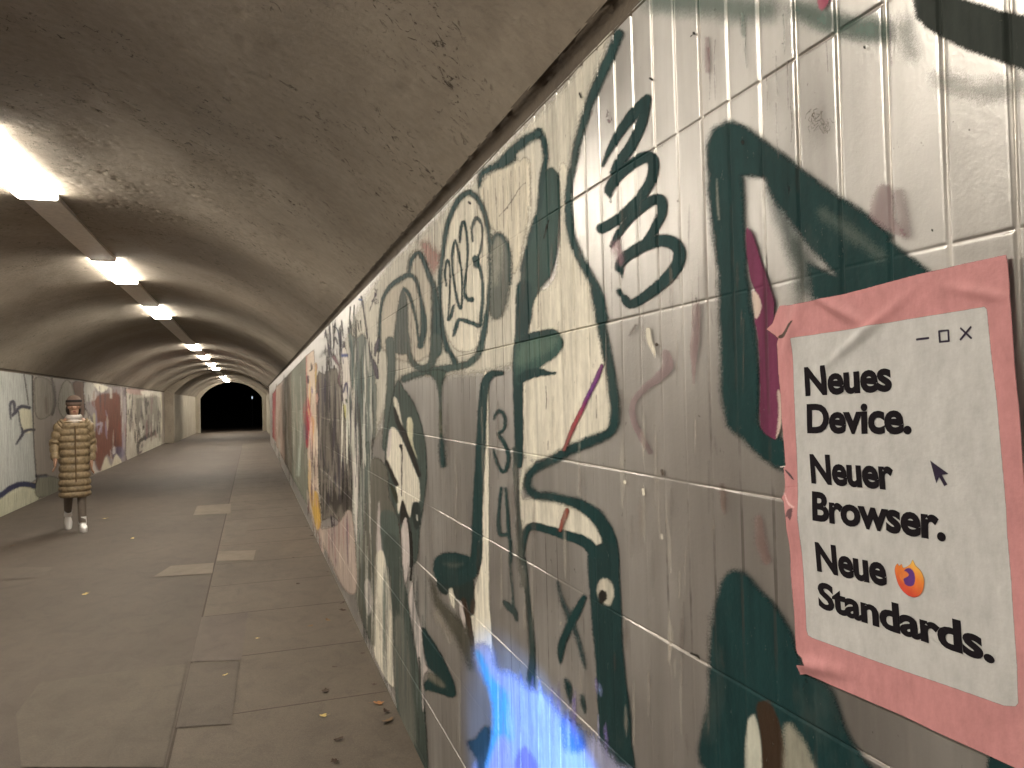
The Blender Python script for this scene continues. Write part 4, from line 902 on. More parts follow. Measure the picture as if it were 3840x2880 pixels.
child_of(vault, lip(XC + HALF, XR, SPRING + HALF * 0.028, WALL_TOP - 0.004, 'vault_edge'))
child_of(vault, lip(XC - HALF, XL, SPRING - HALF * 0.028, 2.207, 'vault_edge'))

# ------------------------------------------------------------------ the lower far section and the dark mouth
far = empty('tunnel_mouth', (-1.2, 37, 0))
tag(far, 'narrower pale concrete end of the tunnel round the black opening', 'tunnel end')
FX0, FX1, FYE = -3.24, 0.84, 50.5
bm = bmesh.new(); add_box(bm, FX0 - 0.5, FX0, 36.72, FYE - 0.01, -0.15, 2.15); 
child_of(far, link('side_wall', bm_mesh('far_left', bm), M_FAR))
bm = bmesh.new(); add_box(bm, FX1, FX1 + 0.5, Y1, FYE - 0.01, -0.15, 2.12)
child_of(far, link('side_wall', bm_mesh('far_right', bm), M_FAR))
ax, az = arch((FX1 - FX0) / 2, 0.98, 60)
fc = (FX0 + FX1) / 2
yy = np.linspace(36.5, FYE, 40)
V = np.stack(np.broadcast_arrays((fc + ax)[:, None], yy[None, :], (2.12 + az)[:, None] + 0 * yy[None, :]), -1).reshape(-1, 3)
child_of(far, link('vault_soffit', np_mesh('far_vault', V, grid_quads(60, 40, True), True), M_VAULT))
# ring wall above / beside the mouth
def ring(y, x0, x1, zs, rise, zo, mat, name, thick=0.35):
    a1, z1 = arch((x1 - x0) / 2, rise, 40)
    c = (x0 + x1) / 2
    inner = [(x0, -0.2)] + [(c + p, zs + q) for p, q in zip(a1, z1)] + [(x1, -0.2)]
    outer = [(x0 - 1.2, -0.2)] + [(c + (p * 1.5), zo + q) for p, q in zip(a1, z1)] + [(x1 + 1.2, -0.2)]
    bm = bmesh.new()
    vi = [[bm.verts.new((p[0], y + d, p[1])) for p in L] for d in (0, thick) for L in (inner, outer)]
    for k in range(len(inner) - 1):
        bm.faces.new((vi[0][k], vi[0][k + 1], vi[1][k + 1], vi[1][k])); bm.faces.new((vi[2][k], vi[3][k], vi[3][k + 1], vi[2][k + 1]))
        bm.faces.new((vi[0][k], vi[2][k], vi[2][k + 1], vi[0][k + 1])); bm.faces.new((vi[1][k], vi[1][k + 1], vi[3][k + 1], vi[3][k]))
    return link(name, bm_mesh(name, bm), mat)
child_of(far, ring(FYE, -3.0, 0.60, 2.0, 0.99, 2.9, M_FAR, 'portal_frame'))
child_of(far, ring(36.5, FX0, FX1, 2.12, 0.98, 2.9, M_VAULT, 'vault_step', 0.2))
# night outside: a bank with shrubs and one distant lantern
bm = bmesh.new()
bmesh.ops.create_grid(bm, x_segments=40, y_segments=20, size=1)
for v in bm.verts:
    x, y = v.co.x * 45, 75 + v.co.y * 14
    v.co = Vector((x, y, -0.3 + 5.0 * max(0.0, (y - 66) / 20) + 0.4 * math.sin(x * 0.7) * math.cos(y * 0.5)))
tag(link('hill', bm_mesh('bank', bm), mat_plain('night_bank', (0.02, 0.025, 0.015), 1.0, 0, 0.5, 3)), kind='structure')
lan = empty('street_lamp', (0.02, 64.0, -0.2))
tag(lan, 'tiny distant lantern glinting in the dark beyond the tunnel mouth', 'street lamp')
bm = bmesh.new(); bmesh.ops.create_cone(bm, cap_ends=True, segments=10, radius1=0.05, radius2=0.03, depth=2.2, matrix=Matrix.Translation((0, 0, 1.1)))
link('pole', bm_mesh('pole', bm), mat_plain('lamp_pole', (0.03, 0.03, 0.03)), lan)
bm = bmesh.new(); bmesh.ops.create_uvsphere(bm, u_segments=12, v_segments=8, radius=0.06, matrix=Matrix.Translation((0, 0, 2.3)) @ Matrix.Diagonal((0.8, 0.8, 2.0, 1)))
link('lantern', bm_mesh('lantern', bm), mat_emit('lantern_glow', (0.7, 0.85, 1.0), 0.9), lan)

# ------------------------------------------------------------------ lamps and trunking along the crown
LX0, LX1, LZ = -1.532, -1.288, 3.088
LAMPS = [(-3.30, -1.70, LZ), (0.70, 2.20, LZ), (4.70, 6.22, LZ), (8.76, 10.26, LZ), (12.65, 14.30, LZ), (20.6, 22.4, LZ), (25.1, 26.9, LZ), (29.6, 31.3, LZ), (33.6, 35.3, LZ), (42.0, 43.4, 3.03), (46.0, 47.6, 3.03), (48.9, 50.2, 3.0)]
LBL = ['ceiling lamp behind the viewer', 'ceiling lamp nearest the viewer, above the picture', 'large blown-out ceiling lamp cut off by the left picture edge', 'second visible ceiling lamp, its full diffuser glowing white',
       'third visible ceiling lamp, just before the unlit stretch of trunking', 'lit ceiling lamp first after the unlit stretch of trunking', 'lit ceiling lamp second after the unlit stretch of trunking', 'lit ceiling lamp third after the unlit stretch of trunking',
       'lit ceiling lamp fourth after the unlit stretch, last in the main vault', 'first tiny ceiling lamp of the narrower tunnel end', 'middle tiny ceiling lamp of the narrower tunnel end', 'last tiny ceiling lamp, right above the black opening']
proto = None
def lamp_mesh(L, h=0.042):
    bm = bmesh.new(); add_box(bm, LX0 + 1.41, LX1 + 1.41, -L / 2, L / 2, 0.0, h, 0.012); d = bm_mesh('diffuser', bm)
    bm = bmesh.new(); add_box(bm, LX0 + 1.42, LX1 + 1.40, -L / 2, L / 2, h + 0.001, h + 0.04, 0.004); hs = bm_mesh('housing', bm)
    sl = []
    for x in (LX0 + 1.41, LX1 + 1.41):
        bm = bmesh.new(); add_box(bm, x - 0.004, x + 0.004, -L / 2 + 0.012, L / 2 - 0.012, 0.008, h - 0.004); sl.append(bm_mesh('side_glow', bm))  # added glowing strip, throws extra light sideways onto the vault
    ec = []
    for s in (-1, 1):
        bm = bmesh.new(); add_box(bm, LX0 + 1.412, LX1 + 1.408, s * (L / 2 + 0.012) - 0.010, s * (L / 2 + 0.012) + 0.010, 0.006, h + 0.05, 0.003)
        ec.append(bm_mesh('end_cap', bm))
    return d, hs, ec, sl
for (ya, yb, z), lb in zip(LAMPS, LBL):
    r = empty('ceiling_lamp', (-1.41, (ya + yb) / 2, z))
    tag(r, lb, 'ceiling lamp', 'ceiling lamps along the crown of the vault')
    d, hs, ec, sl = lamp_mesh(yb - ya)
    [link('side_glow', e, M_SIDE, r) for e in sl]
    link('diffuser', d, M_LAMP, r); link('housing', hs, M_HOUSE, r); [link('end_cap', e, M_TRUNK, r) for e in ec]
seg = [(LAMPS[i][1] + 0.03, LAMPS[i + 1][0] - 0.03, LAMPS[i][2], i) for i in range(len(LAMPS) - 1) if i != 8]
seg += [(35.34, 36.5, LZ, 90), (36.75, 41.96, 3.03, 91)]
TL = {1: 'trunking between the two nearest ceiling lamps, leading out of the picture', 2: 'flat grey trunking between the cut-off lamp and the second visible lamp', 3: 'flat grey trunking between the second and third visible lamps', 4: 'long unlit stretch of flat grey trunking beyond the third visible lamp'}
for ya, yb, z, i in seg:
    bm = bmesh.new(); add_box(bm, LX0 + 1.415, LX1 + 1.405, -(yb - ya) / 2, (yb - ya) / 2, 0.016, 0.08, 0.004)
    o = link('cable_trunking', bm_mesh('cable_trunking', bm), M_TRUNK)
    o.location = (-1.41, (ya + yb) / 2, z)
    tag(o, TL.get(i, 'short length of flat grey trunking among the farthest, smallest ceiling lamps' if i > 3 else 'flat grey trunking behind the viewer'), 'cable trunking', 'trunking lengths between the ceiling lamps')

# ------------------------------------------------------------------ the poster
poster = empty('poster', (XR, 0.69, 1.48))
tag(poster, 'pink bordered white poster with bold black German text, torn along its left edge', 'poster')
def child_of_poster(o):
    o.parent = poster
    o.matrix_parent_inverse = Matrix.Translation(-Vector(poster.location))
    return o
_tl = np.array(on_wall(2925, 1155)); _tr = np.array(on_wall(3791, 957)); _bl = np.array(on_wall(3007, 2526))
def crumple(y, z):
    """how far the paper stands off the wall (positive = towards the tunnel)"""
    h = 0.0022 + (fbm(y * 9, z * 9, 71, 3) - 0.5) * 0.0030
    g = lambda cy, cz, sy, sz, rot: np.exp(-(((y - cy) * math.cos(rot) + (z - cz) * math.sin(rot)) / sy) ** 2 - ((-(y - cy) * math.sin(rot) + (z - cz) * math.cos(rot)) / sz) ** 2)
    cy, cz = _tl
    h = h + 0.006 * g(cy - 0.11, cz - 0.012, 0.05, 0.008, 0.5) + 0.005 * g(cy - 0.15, cz - 0.05, 0.06, 0.007, -0.5) + 0.004 * g(cy - 0.03, cz - 0.03, 0.012, 0.04, 0.4)
    by, bz = _bl
    h = h + 0.006 * g(by - 0.03, bz + 0.02, 0.05, 0.010, -0.2) + 0.006 * g(by + 0.0, bz + 0.2, 0.018, 0.03, 0) + 0.003 * g(cy - 0.3, cz - 0.02, 0.03, 0.006, 0.3)
    h = h + 0.0025 * g(by - 0.18, bz - 0.03, 0.15, 0.006, 0.12)
    return h
def neg_crumple(y, z): return -crumple(y, z)
M_PAPER = mat_paint('poster_paper', 0.5, 0.0, False)
PINK = (0.55, 0.26, 0.27); PWHITE = (0.53, 0.53, 0.53)
outline = [('P', 225, 410), ('P', 300, 405), ('P', 640, 335), ('P', 1060, 222), ('P', 1400, 145), ('P', 1640, 93), ('P', 1652, 165), ('P', 1670, 420), ('P', 1700, 820), ('P', 1725, 1100), ('P', 1790, 2000), ('Q', 1860, 1000), ('Q', 1900, 1730), ('Q', 1705, 1640), ('Q', 1500, 1545), ('Q', 1210, 1415), ('Q', 990, 1310), ('Q', 780, 1222), ('Q', 560, 1130), ('Q', 450, 1080), ('Q', 400, 1058), ('Q', 362, 1062), ('Q', 350, 1000), ('Q', 408, 1002), ('Q', 385, 960), ('Q', 345, 930), ('Q', 333, 900), ('Q', 330, 780), ('Q', 322, 640), ('Q', 312, 540), ('Q', 303, 430), ('Q', 300, 250), ('Q', 290, 80), ('P', 258, 1625), ('P', 240, 1605), ('P', 262, 1570), ('P', 262, 1500), ('P', 250, 1420), ('P', 262, 1400), ('P', 252, 1260), ('P', 238, 1120), ('P', 230, 960), ('P', 215, 800), ('P', 207, 640), ('P', 215, 612), ('P', 190, 590), ('P', 140, 555), ('P', 178, 520), ('P', 195, 470)]
paper = FN(outline, col=PINK, a=1.0, soft=2.2, rough=0.55, smooth=False)
extra = [F('P', [(215, 600), (250, 575), (290, 520), (320, 500), (295, 545), (260, 600), (225, 612)], (0.07, 0.045, 0.035), 1, 3),
         F('P', [(258, 1425), (285, 1445), (320, 1490), (300, 1480), (270, 1445)], (0.06, 0.05, 0.06), 1, 3), F('P', [(225, 1408), (262, 1405), (240, 1415)], (0.8, 0.72, 0.7), 1, 3),
         S('P', [(260, 1535, 3), (330, 1530, 3), (420, 1525, 2)], col=(0.40, 0.14, 0.15), a=0.7, soft=6),
         F('Q', [(290, 60), (300, 20), (330, 10), (325, 80), (305, 60)], (0.10, 0.06, 0.07), 0.9, 4),
         S('P', [(255, 1560, 4), (290, 1630, 8), (330, 1660, 6)], col=(0.85, 0.6, 0.6), a=0.8, soft=5)]
o = child_of_poster(paint('paper_sheet', [paper] + extra, off=0.0003, step=2.2, depth=neg_crumple, breaks=False, mat=M_PAPER, streak=0.05))
so = o.modifiers.new('thickness', 'SOLIDIFY'); so.thickness = 0.0004; so.offset = -1
panel = [('P', 303, 612), ('P', 330, 605), ('P', 640, 560), ('P', 1000, 498), ('P', 1300, 450), ('P', 1508, 416), ('P', 1522, 430), ('P', 1540, 600), ('P', 1585, 1000), ('P', 1640, 1659), ('Q', 1680, 160), ('Q', 1710, 500), ('Q', 1745, 1000), ('Q', 1752, 1240), ('Q', 1735, 1262), ('Q', 1660, 1258), ('Q', 1560, 1222), ('Q', 1300, 1130), ('Q', 1000, 1030), ('Q', 700, 925), ('Q', 440, 830), ('Q', 412, 812), ('Q', 403, 780), ('Q', 390, 550), ('Q', 370, 200), ('Q', 352, -100), ('P', 335, 1350), ('P', 318, 1000), ('P', 310, 800)]
o = child_of_poster(paint('white_panel', [FN(panel, col=PWHITE, a=1, soft=2.4, rough=0.4, smooth=False)], off=0.0003, step=2.6, depth=neg_crumple, breaks=False, mat=M_PAPER, streak=0.03))
PANEL_OFF = 0.0003 + PAINT_COUNT[0] * 0.00008
# the printed words
INK = mat_plain('black_ink', (0.012, 0.010, 0.013), 0.9, 0, 0.2, 60)
INK.node_tree.nodes['Principled BSDF'].inputs['Specular IOR Level'].default_value = 0.08
def NP(fr, u, v): return np.array([FR[fr][0] + u / FR[fr][2], FR[fr][1] + v / FR[fr][2]])
def text_line(body, bl, tl, br, label):
    """body set between traced points: baseline left, cap top left, baseline right"""
    B0 = np.array(on_wall(*bl)); T0 = np.array(on_wall(*tl)); R0 = np.array(on_wall(*br))
    cu = bpy.data.curves.new('text', 'FONT')
    cu.body = body; cu.size = 1.0; cu.offset = 0.038; cu.resolution_u = 4; cu.space_character = 0.97
    tmp = bpy.data.objects.new('tmp_text', cu)
    COL.objects.link(tmp)
    dg = bpy.context.evaluated_depsgraph_get()
    me = bpy.data.meshes.new_from_object(tmp.evaluated_get(dg))
    bpy.data.objects.remove(tmp)
    bm = bmesh.new(); bm.from_mesh(me)
    bmesh.ops.remove_doubles(bm, verts=bm.verts, dist=1e-5)
    bmesh.ops.triangulate(bm, faces=bm.faces)
    for _ in range(2):
        le = [e for e in bm.edges if e.calc_length() > 0.12]
        if le: bmesh.ops.subdivide_edges(bm, edges=le, cuts=1); bmesh.ops.triangulate(bm, faces=bm.faces)
    x0 = min(v.co.x for v in bm.verts); x1 = max(v.co.x for v in bm.verts)
    cap = CAP
    for v in bm.verts:
        s = (v.co.x - x0) / (x1 - x0); t = v.co.y / cap
        p = B0 + s * (R0 - B0) + t * (T0 - B0)
        v.co = Vector((XR - float(crumple(np.array(p[0]), np.array(p[1]))) - PANEL_OFF - 0.0005, p[0], p[1]))
    bm.to_mesh(me); bm.free()
    me.materials.clear()
    o = child_of_poster(link('text_line', me, INK))
    o['label'] = label
cu = bpy.data.curves.new('cap', 'FONT'); cu.body = 'N'; cu.offset = 0.038
tmp = bpy.data.objects.new('tmp', cu); COL.objects.link(tmp)
me = bpy.data.meshes.new_from_object(tmp.evaluated_get(bpy.context.evaluated_depsgraph_get()))
CAP = max(v.co.y for v in me.vertices); bpy.data.objects.remove(tmp); bpy.data.meshes.remove(me)
text_line('Neues', NP('P', 390, 962), NP('P', 379, 792), NP('P', 934, 930), 'word Neues')
text_line('Device.', NP('P', 402, 1192), NP('P', 398, 1020), NP('P', 1056, 1196), 'word Device.')
text_line('Neuer', NP('P', 428, 1503), NP('P', 415, 1330), NP('P', 945, 1545), 'word Neuer')
text_line('Browser.', NP('Q', 446, 75), NP('P', 432, 1560), NP('Q', 1292, 208), 'word Browser.')
text_line('Neue', NP('Q', 470, 397), NP('Q', 457, 220), NP('Q', 920, 495), 'word Neue')
text_line('Standards.', NP('Q', 480, 630), NP('Q', 470, 470), NP('Q', 1607, 985), 'word Standards.')
def ink_shape(name, layers, step=1.2, label=None):
    o = child_of_poster(paint(name, layers, off=0.0006, step=step, depth=neg_crumple, breaks=False, mat=M_PAPER, streak=0.05))
    if label: o['label'] = label
IK = (0.03, 0.022, 0.045)
ink_shape('window_icon', [S('P', [(1086, 619), (1156, 610)], 14, col=IK, soft=2, rough=0.3, smooth=False)], label='minimise dash')
ink_shape('window_icon', [S('P', [(1224, 568), (1282, 562), (1286, 628), (1230, 634), (1224, 568)], 12, col=IK, soft=2, rough=0.3, smooth=False)], label='maximise square')
ink_shape('window_icon', [S('P', [(1362, 550), (1428, 610)], 12, col=IK, soft=2, rough=0.3, smooth=False), S('P', [(1424, 542), (1362, 618)], 12, col=IK, soft=2, rough=0.3, smooth=False)], label='closing cross')
ink_shape('arrow_pointer', [F('P', [(1170, 1370), (1284, 1452), (1242, 1458), (1278, 1518), (1258, 1530), (1226, 1470), (1208, 1512)], IK, 1, 2, 0.3, False)], step=1.4)
def flame(x, y):
    t = np.clip((y - 2100) / (2236 - 2100), 0, 1); s = np.clip((x - 3370) / (3482 - 3370), 0, 1)
    k = np.clip(t * 0.9 + (1 - s) * 0.55 - 0.2, 0, 1)
    return np.stack([np.interp(k, [0, .4, 1], [0.80, 0.80, 0.62]), np.interp(k, [0, .4, 1], [0.50, 0.24, 0.045]), np.interp(k, [0, .4, 1], [0.10, 0.05, 0.05])], -1)
ink_shape('flame_emblem', [F('Q', [(968, 395), (985, 358), (996, 372), (1012, 362), (1022, 385), (1050, 375), (1070, 358), (1082, 335), (1100, 370), (1130, 400), (1150, 440), (1155, 490), (1140, 545), (1105, 570), (1060, 562), (1015, 525), (985, 470)], flame, 1, 2.4, 0.3),
                         F('Q', [(1030, 400), (1060, 386), (1085, 405), (1098, 445), (1092, 490), (1065, 502), (1035, 488), (1020, 455)], (0.115, 0.045, 0.22), 1, 3, 0.3),
                         F('Q', [(1000, 425), (1030, 405), (1058, 425), (1050, 440), (1025, 455), (1030, 480), (1005, 455)], (0.76, 0.22, 0.06), 1, 3, 0.3)], step=1.2, label='round orange and purple flame emblem')

# ------------------------------------------------------------------ the walking person
def lathe_along(path, radii, seg=20, squash=1.0, quilt=0.0):
    """rings round a path of points; radii (rx, ry)"""
    V = []; n = len(path)
    for i, (p, r) in enumerate(zip(path, radii)):
        a = Vector(path[max(i - 1, 0)]); b = Vector(path[min(i + 1, n - 1)])
        d = (b - a).normalized()
        xx = Vector((1, 0, 0)); 
        if abs(d.dot(xx)) > 0.9: xx = Vector((0, 0, 1))
        yy = d.cross(xx).normalized(); xx = yy.cross(d).normalized()
        for k in range(seg):
            t = 2 * math.pi * k / seg
            V.append(Vector(p) + xx * math.cos(t) * r[0] + yy * math.sin(t) * r[1])
    q = []
    for i in range(n - 1):
        for k in range(seg):
            q.append((i * seg + k, i * seg + (k + 1) % seg, (i + 1) * seg + (k + 1) % seg, (i + 1) * seg + k))
    return np.array([tuple(v) for v in V]), np.array(q)
def quilted(pts, n_per=6, nq=7, puff=0.03):
    """interpolate a path of (x,y,z,rx,ry) and puff it between stitched lines"""
    p = np.array(pts, float)
    u = np.linspace(0, len(p) - 1, nq * n_per + 1)
    q = np.stack([np.interp(u, np.arange(len(p)), p[:, k]) for k in range(5)], -1)
    ph = np.abs(np.sin(np.linspace(0, math.pi * nq, len(u))))
    b = puff * (ph ** 0.6 - 0.6)
    return [tuple(r[:3]) for r in q], [(r[3] + bb, r[4] + bb) for r, bb in zip(q, b)]
person = empty('person', (-2.235, 11.5, 0.0), 0.28)
person.scale = (0.86, 0.92, 1.0)
tag(person, 'person in a long quilted gold brown coat and dark cap walking along the left side', 'person')
M_SKIN = mat_plain('skin', (0.42, 0.25, 0.17), 0.55, 0, 0.15, 50)
M_COAT = mat_plain('quilted_coat', (0.30, 0.225, 0.13), 0.62, 0, 0.6, 22)
M_DARK = mat_plain('dark_wool', (0.022, 0.016, 0.016), 0.9)
M_WHITE = mat_plain('white_leather', (0.80, 0.79, 0.78), 0.5, 0, 0.1)
M_HAIR = mat_plain('dark_hair', (0.03, 0.018, 0.012), 0.6, 0, 0.4, 90)
# one continuous body: skeleton of edges grown by a skin modifier (walking towards the viewer, -Y)
vb = [(0, 0, 0.93, .115), (0, 0.0, 1.10, .11), (0, 0.0, 1.30, .125), (0, -0.005, 1.42, .09), (0, -0.015, 1.49, .052), (0, -0.035, 1.56, .06), (0, -0.045, 1.63, .088), (0, -0.04, 1.70, .070)]
eb = [(0, 1), (1, 2), (2, 3), (3, 4), (4, 5), (5, 6), (6, 7)]
def chain(start, pts):
    prev = start
    for p in pts:
        vb.append(p); eb.append((prev, len(vb) - 1)); prev = len(vb) - 1
    return prev
# legs: the left leg (viewer's right) swings forward, the right pushes off behind
chain(0, [(0.09, -0.01, 0.86, .085), (0.085, -0.045, 0.50, .058), (0.08, -0.10, 0.28, .05), (0.08, -0.15, 0.09, .036), (0.082, -0.21, 0.045, .032), (0.085, -0.29, 0.03, .025)])
chain(0, [(-0.09, 0.01, 0.86, .085), (-0.085, 0.05, 0.50, .058), (-0.08, 0.18, 0.32, .05), (-0.075, 0.30, 0.17, .036), (-0.075, 0.26, 0.09, .030), (-0.075, 0.22, 0.035, .024)])
for sx, el, wr, fd in ((1, (0.235, 0.06, 1.13, .042), (0.225, -0.01, 0.88, .030), Vector((0.0, -0.30, -0.95))), (-1, (-0.255, 0.02, 1.14, .042), (-0.265, -0.14, 0.93, .030), Vector((-0.08, -0.5, -0.86)))):
    w = chain(3, [(sx * 0.10, 0, 1.42, .07), (sx * 0.185, 0.01, 1.38, .062), el, wr])
    fd.normalize(); wp = Vector(wr[:3]); side = Vector((0, 1, 0)).cross(fd).normalized(); across = fd.cross(side).normalized()
    pm = wp + fd * 0.05
    k = chain(w, [(*(wp + fd * 0.045), .026)])
    for j, (off, ln) in enumerate(((-0.030, .070), (-0.010, .082), (0.010, .078), (0.029, .060))):
        kn = wp + fd * 0.088 + across * off
        chain(k, [(*kn, .010), (*(kn + fd * ln * 0.5 - side * sx * 0.012), .009), (*(kn + fd * ln * 0.85 - side * sx * 0.034), .008)])
    th = wp + fd * 0.035 + across * -0.035
    chain(k, [(*th, .011), (*(th + fd * 0.03 - across * 0.022), .010), (*(th + fd * 0.06 - across * 0.028), .009)])
# nose, chin, ears grow from the head
chain(6, [(0, -0.135, 1.605, .016)])
chain(5, [(0, -0.095, 1.535, .028)])
chain(6, [(0.085, -0.03, 1.615, .016)]); chain(6, [(-0.085, -0.03, 1.615, .016)])
me = bpy.data.meshes.new('body')
me.from_pydata([v[:3] for v in vb], eb, [])
body = link('body', me, M_SKIN, person)
sk = body.modifiers.new('skin', 'SKIN'); 
lay = me.skin_vertices[0].data if len(me.skin_vertices) else None
if lay is None:
    bm = bmesh.new(); bm.from_mesh(me); bm.verts.layers.skin.verify(); bm.to_mesh(me); bm.free()
    lay = me.skin_vertices[0].data
for v, d in zip(vb, lay): d.radius = (v[3], v[3]); d.use_root = False
lay[0].use_root = True
ss = body.modifiers.new('smooth', 'SUBSURF'); ss.levels = 1; ss.render_levels = 2
# trousers over the legs
for lg in ([(0.09, -0.01, 0.90), (0.085, -0.045, 0.50), (0.08, -0.10, 0.28), (0.08, -0.15, 0.10)], [(-0.09, 0.01, 0.90), (-0.085, 0.05, 0.50), (-0.08, 0.18, 0.32), (-0.075, 0.295, 0.19)]):
    v, q = lathe_along(lg, [(.10, .10), (.068, .072), (.060, .062), (.050, .050)], 14)
    link('trouser_leg', np_mesh('trouser_leg', v, q, True), mat_plain('leggings', (0.14, 0.115, 0.095), 0.85), person).modifiers.new('s', 'SUBSURF').levels = 1
def shoe(loc, rx):
    bm = bmesh.new()
    bmesh.ops.create_uvsphere(bm, u_segments=16, v_segments=10, radius=1)
    for v in bm.verts:
        t = (-v.co.y + 1) / 2                                        # 0 heel .. 1 toe
        z = v.co.z
        v.co = Vector((v.co.x * (0.046 + 0.008 * math.sin(t * 3)), -0.06 + v.co.y * 0.145, 0.05 + (z * (0.075 - 0.045 * t) if z > 0 else max(z * 0.08, -0.048))))
    bmesh.ops.create_cone(bm, cap_ends=False, segments=14, radius1=0.055, radius2=0.050, depth=0.10, matrix=Matrix.Translation((0, 0.03, 0.135)))
    u = link('shoe', bm_mesh('shoe', bm, True), M_WHITE, person)
    u.location = loc; u.rotation_euler = (rx, 0, 0)
    bm = bmesh.new()
    bmesh.ops.create_cone(bm, cap_ends=True, segments=18, radius1=1, radius2=1, depth=0.024, matrix=Matrix.Translation((0, -0.06, 0.014)) @ Matrix.Diagonal((0.053, 0.15, 1, 1)))
    link('sole', bm_mesh('sole', bm), mat_plain('rubber_sole', (0.62, 0.61, 0.6), 0.7), u)
shoe((0.083, -0.165, 0.0), 0.0); shoe((-0.075, 0.31, 0.09), -0.75 * -1)
pth, rad = quilted([(0, 0.0, 1.47, .10, .085), (0, 0.0, 1.41, .195, .125), (0, 0.0, 1.22, .215, .150), (0, 0.0, 1.02, .205, .155), (0, 0.0, 0.80, .205, .165), (0, 0.0, 0.60, .215, .185), (0, 0.0, 0.44, .215, .19)], 7, 13, 0.026)
v, q = lathe_along(pth, rad, 36)
coat = link('coat', np_mesh('coat', v, q, True), M_COAT, person)
bm = bmesh.new(); add_box(bm, -0.010, 0.010, -0.19, -0.15, 0.62, 1.38, 0.004)
link('zip_flap', bm_mesh('zip_flap', bm), mat_plain('coat_seam', (0.13, 0.08, 0.03), 0.5), coat)
for s, el, wr in ((1, (0.245, 0.06, 1.13), (0.232, -0.005, 0.90)), (-1, (-0.265, 0.02, 1.14), (-0.266, -0.13, 0.945))):
    pth, rad = quilted([(s * 0.12, 0, 1.425, .070, .075), (s * 0.190, 0.01, 1.36, .080, .085), (*el, .066, .068), (*wr, .050, .050)], 6, 7, 0.018)
    v, q = lathe_along(pth, rad, 20)
    link('sleeve', np_mesh('sleeve', v, q, True), M_COAT, person)
# pale collar, hair, cap, eyes, mouth
pth, rad = quilted([(0, 0.0, 1.42, .125, .115), (0, -0.01, 1.47, .115, .110), (0, -0.015, 1.525, .098, .098)], 6, 2, 0.02)
v, q = lathe_along(pth, rad, 24)
link('scarf', np_mesh('scarf', v, q, True), mat_plain('pale_scarf', (0.62, 0.57, 0.53), 0.9), person)
bm = bmesh.new(); bmesh.ops.create_uvsphere(bm, u_segments=24, v_segments=16, radius=1)
for v in bm.verts:
    v.co = Vector((v.co.x * 0.112, -0.03 + v.co.y * 0.125, 1.665 + v.co.z * (0.115 if v.co.z > 0 else 0.05)))
cap = link('cap', bm_mesh('cap', bm, True), mat_plain('pale_cap_top', (0.16, 0.11, 0.085), 0.9), person)
pth = [(0, -0.035, 1.682), (0, -0.035, 1.697), (0, -0.035, 1.715)]
v, q = lathe_along(pth, [(.106, .120), (.112, .126), (.106, .120)], 24)
link('brim', np_mesh('brim', v, q, True), M_DARK, cap)
bm = bmesh.new(); bmesh.ops.create_uvsphere(bm, u_segments=18, v_segments=12, radius=1)
for v in bm.verts:
    v.co = Vector((v.co.x * 0.105, 0.035 + v.co.y * 0.085, 1.59 + v.co.z * 0.11))
link('hair', bm_mesh('hair', bm, True), M_HAIR, person)
for s in (-1, 1):
    bm = bmesh.new(); bmesh.ops.create_uvsphere(bm, u_segments=8, v_segments=6, radius=0.009, matrix=Matrix.Translation((s * 0.033, -0.122, 1.622)))
    link('eye', bm_mesh('eye', bm, True), mat_plain('eye', (0.03, 0.02, 0.02), 0.2), person)
bm = bmesh.new(); bmesh.ops.create_uvsphere(bm, u_segments=10, v_segments=6, radius=1, matrix=Matrix.Translation((0, -0.118, 1.563)) @ Matrix.Diagonal((0.024, 0.012, 0.008, 1)))
link('mouth', bm_mesh('mouth', bm, True), mat_plain('lips', (0.32, 0.12, 0.10), 0.5), person)

# ------------------------------------------------------------------ fallen leaves
def leaf_mesh(seed, lobes):
    r = random.Random(seed)
    bm = bmesh.new()
    n = 20; ring = []
    c = bm.verts.new((0, 0, 0.006))
    for k in range(n):
        t = 2 * math.pi * k / n
        rr = 0.55 + 0.45 * abs(math.cos(lobes * t / 2)) * r.uniform(0.75, 1.1)
        x, y = rr * math.cos(t), 0.75 * rr * math.sin(t)
        ring.append(bm.verts.new((x * 0.5, y * 0.5, 0.16 * (x * x) * r.uniform(0.3, 1.3) + 0.10 * abs(y) * r.uniform(0, 1))))
    for k in range(n): bm.faces.new((c, ring[k], ring[(k + 1) % n]))
    stalk = [bm.verts.new(p) for p in ((-0.4, -0.015, 0.03), (-0.4, 0.015, 0.03), (-0.78, 0.01, 0.08), (-0.78, -0.01, 0.08))]
    bm.faces.new(stalk)
    me = bm_mesh('leaf', bm, True)
    return me
LEAF = [leaf_mesh(k, l) for k, l in ((1, 5), (2, 3), (3, 2), (4, 5))]
LM = {'brown': mat_plain('brown_leaf', (0.055, 0.028, 0.014), 0.8, 0, 0.5, 3), 'orange': mat_plain('orange_leaf', (0.42, 0.19, 0.06), 0.7, 0, 0.4, 3), 'tan': mat_plain('tan_leaf', (0.20, 0.12, 0.055), 0.8, 0, 0.4, 3), 'yellow': mat_plain('yellow_leaf', (0.60, 0.45, 0.16), 0.7, 0, 0.3, 3)}
def leaf(px, py, size, kind, label, i):
    x, y = on_floor(px, py)
    me = LEAF[i % 4].copy(); me.materials.append(LM[kind])
    o = link('fallen_leaf', me)
    o.location = (x, y, 0.010); o.scale = (size * 0.8, size * 0.8, size * 0.65); o.rotation_euler = (0.1 * math.sin(i), 0.12 * math.cos(i * 2.1), i * 1.9)
    tag(o, label, 'leaf', 'fallen leaves on the tunnel floor')
def NF(u, v): return 900 + u / 1.6925, 1900 + v / 1.6925
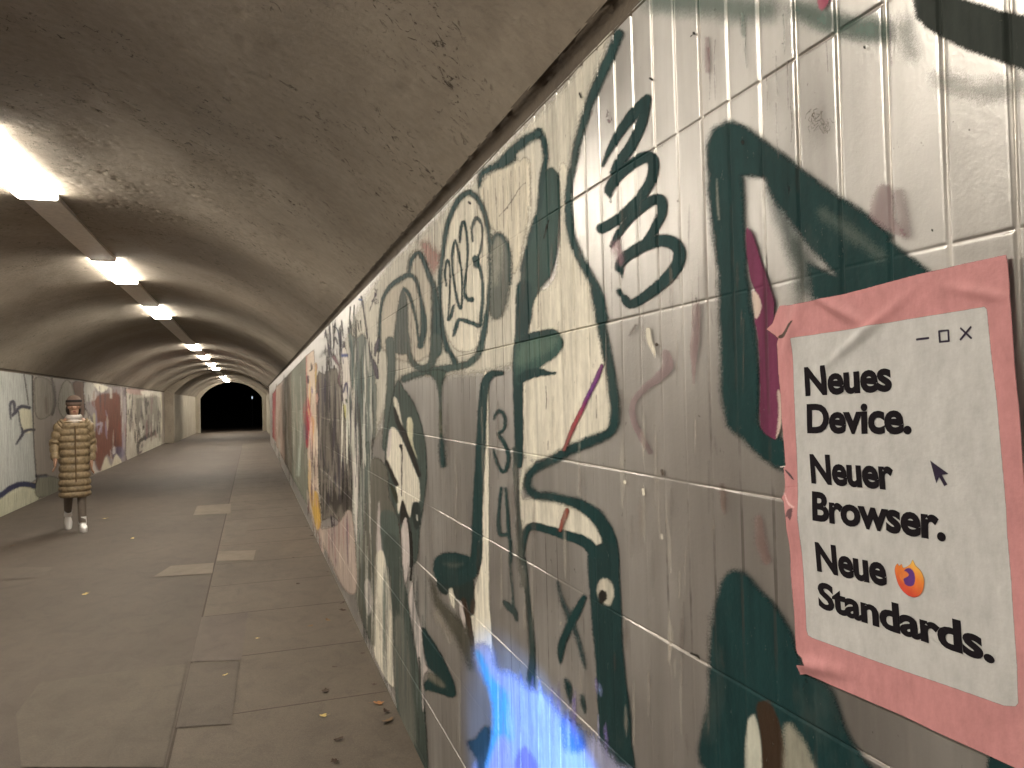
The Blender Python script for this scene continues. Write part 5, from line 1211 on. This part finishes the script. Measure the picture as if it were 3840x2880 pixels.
def NL(u, v): return u / 1.693, 1900 + v / 1.693
big = [(NF(878, 1258), 0.085, 'orange', 'orange leaf at the foot of the tiled wall, the brightest of the leaves'), (NF(928, 1310), 0.06, 'brown', 'dark curled leaf at the wall foot just below the orange leaf'), (NF(937, 1372), 0.085, 'tan', 'tan crumpled leaf at the wall foot below the dark curled one'),
       (NF(655, 665), 0.085, 'brown', 'large dark brown leaf by the wall foot beside two flat ones'), (NF(540, 1180), 0.07, 'brown', 'flat dark brown leaf midway on the pale edge slabs, left of the orange leaf'), (NF(530, 1338), 0.055, 'yellow', 'pale yellow leaf on the edge slabs below the flat dark brown leaf'),
       (NF(560, 730), 0.07, 'tan', 'flat tan leaf lying left of the large dark brown leaf'), (NF(448, 765), 0.06, 'tan', 'faded tan leaf farther left of the flat tan leaf'), (NF(600, 1028), 0.045, 'brown', 'small dark leaf above the flat dark brown leaf on the slabs'),
       (NF(368, 498), 0.06, 'brown', 'single dark leaf on the slabs well away from the wall, upper part'), (NF(625, 1488), 0.06, 'brown', 'dark leaf on the slabs nearest but one to the bottom of the picture'), (NF(600, 1628), 0.06, 'brown', 'dark leaf on the slabs at the very bottom of the picture'),
       (NL(540, 563), 0.085, 'yellow', 'yellow leaf on the open asphalt nearest the viewer'), (NL(670, 80), 0.11, 'yellow', 'yellow leaf on the asphalt right beside the person'), (NL(840, 208), 0.09, 'yellow', 'yellow leaf on the asphalt between the person and the pale patches'),
       (NL(1430, 1078), 0.045, 'yellow', 'small pale leaf on the dark slab'), (NL(1635, 845), 0.05, 'yellow', 'small pale leaf on the pinkish slab'), (NL(75, 255), 0.09, 'tan', 'dull tan leaf on the asphalt near the left picture edge')]
for i, ((x, y), s, k, lb) in enumerate(big): leaf(x, y, s, k, lb, i)
for i, (u, v) in enumerate(((558, 420), (440, 145), (455, 190), (340, 330), (290, 25), (300, -50), (380, 20), (410, 85), (425, 130), (500, 240), (330, -90), (280, -140), (700, 735), (855, 1140), (650, 620), (780, 940))):
    leaf(*NF(u, v), 0.036 + 0.014 * (i % 3), 'brown', 'little dark leaf scrap among the bits scattered along the foot of the tiled wall', i + 3)
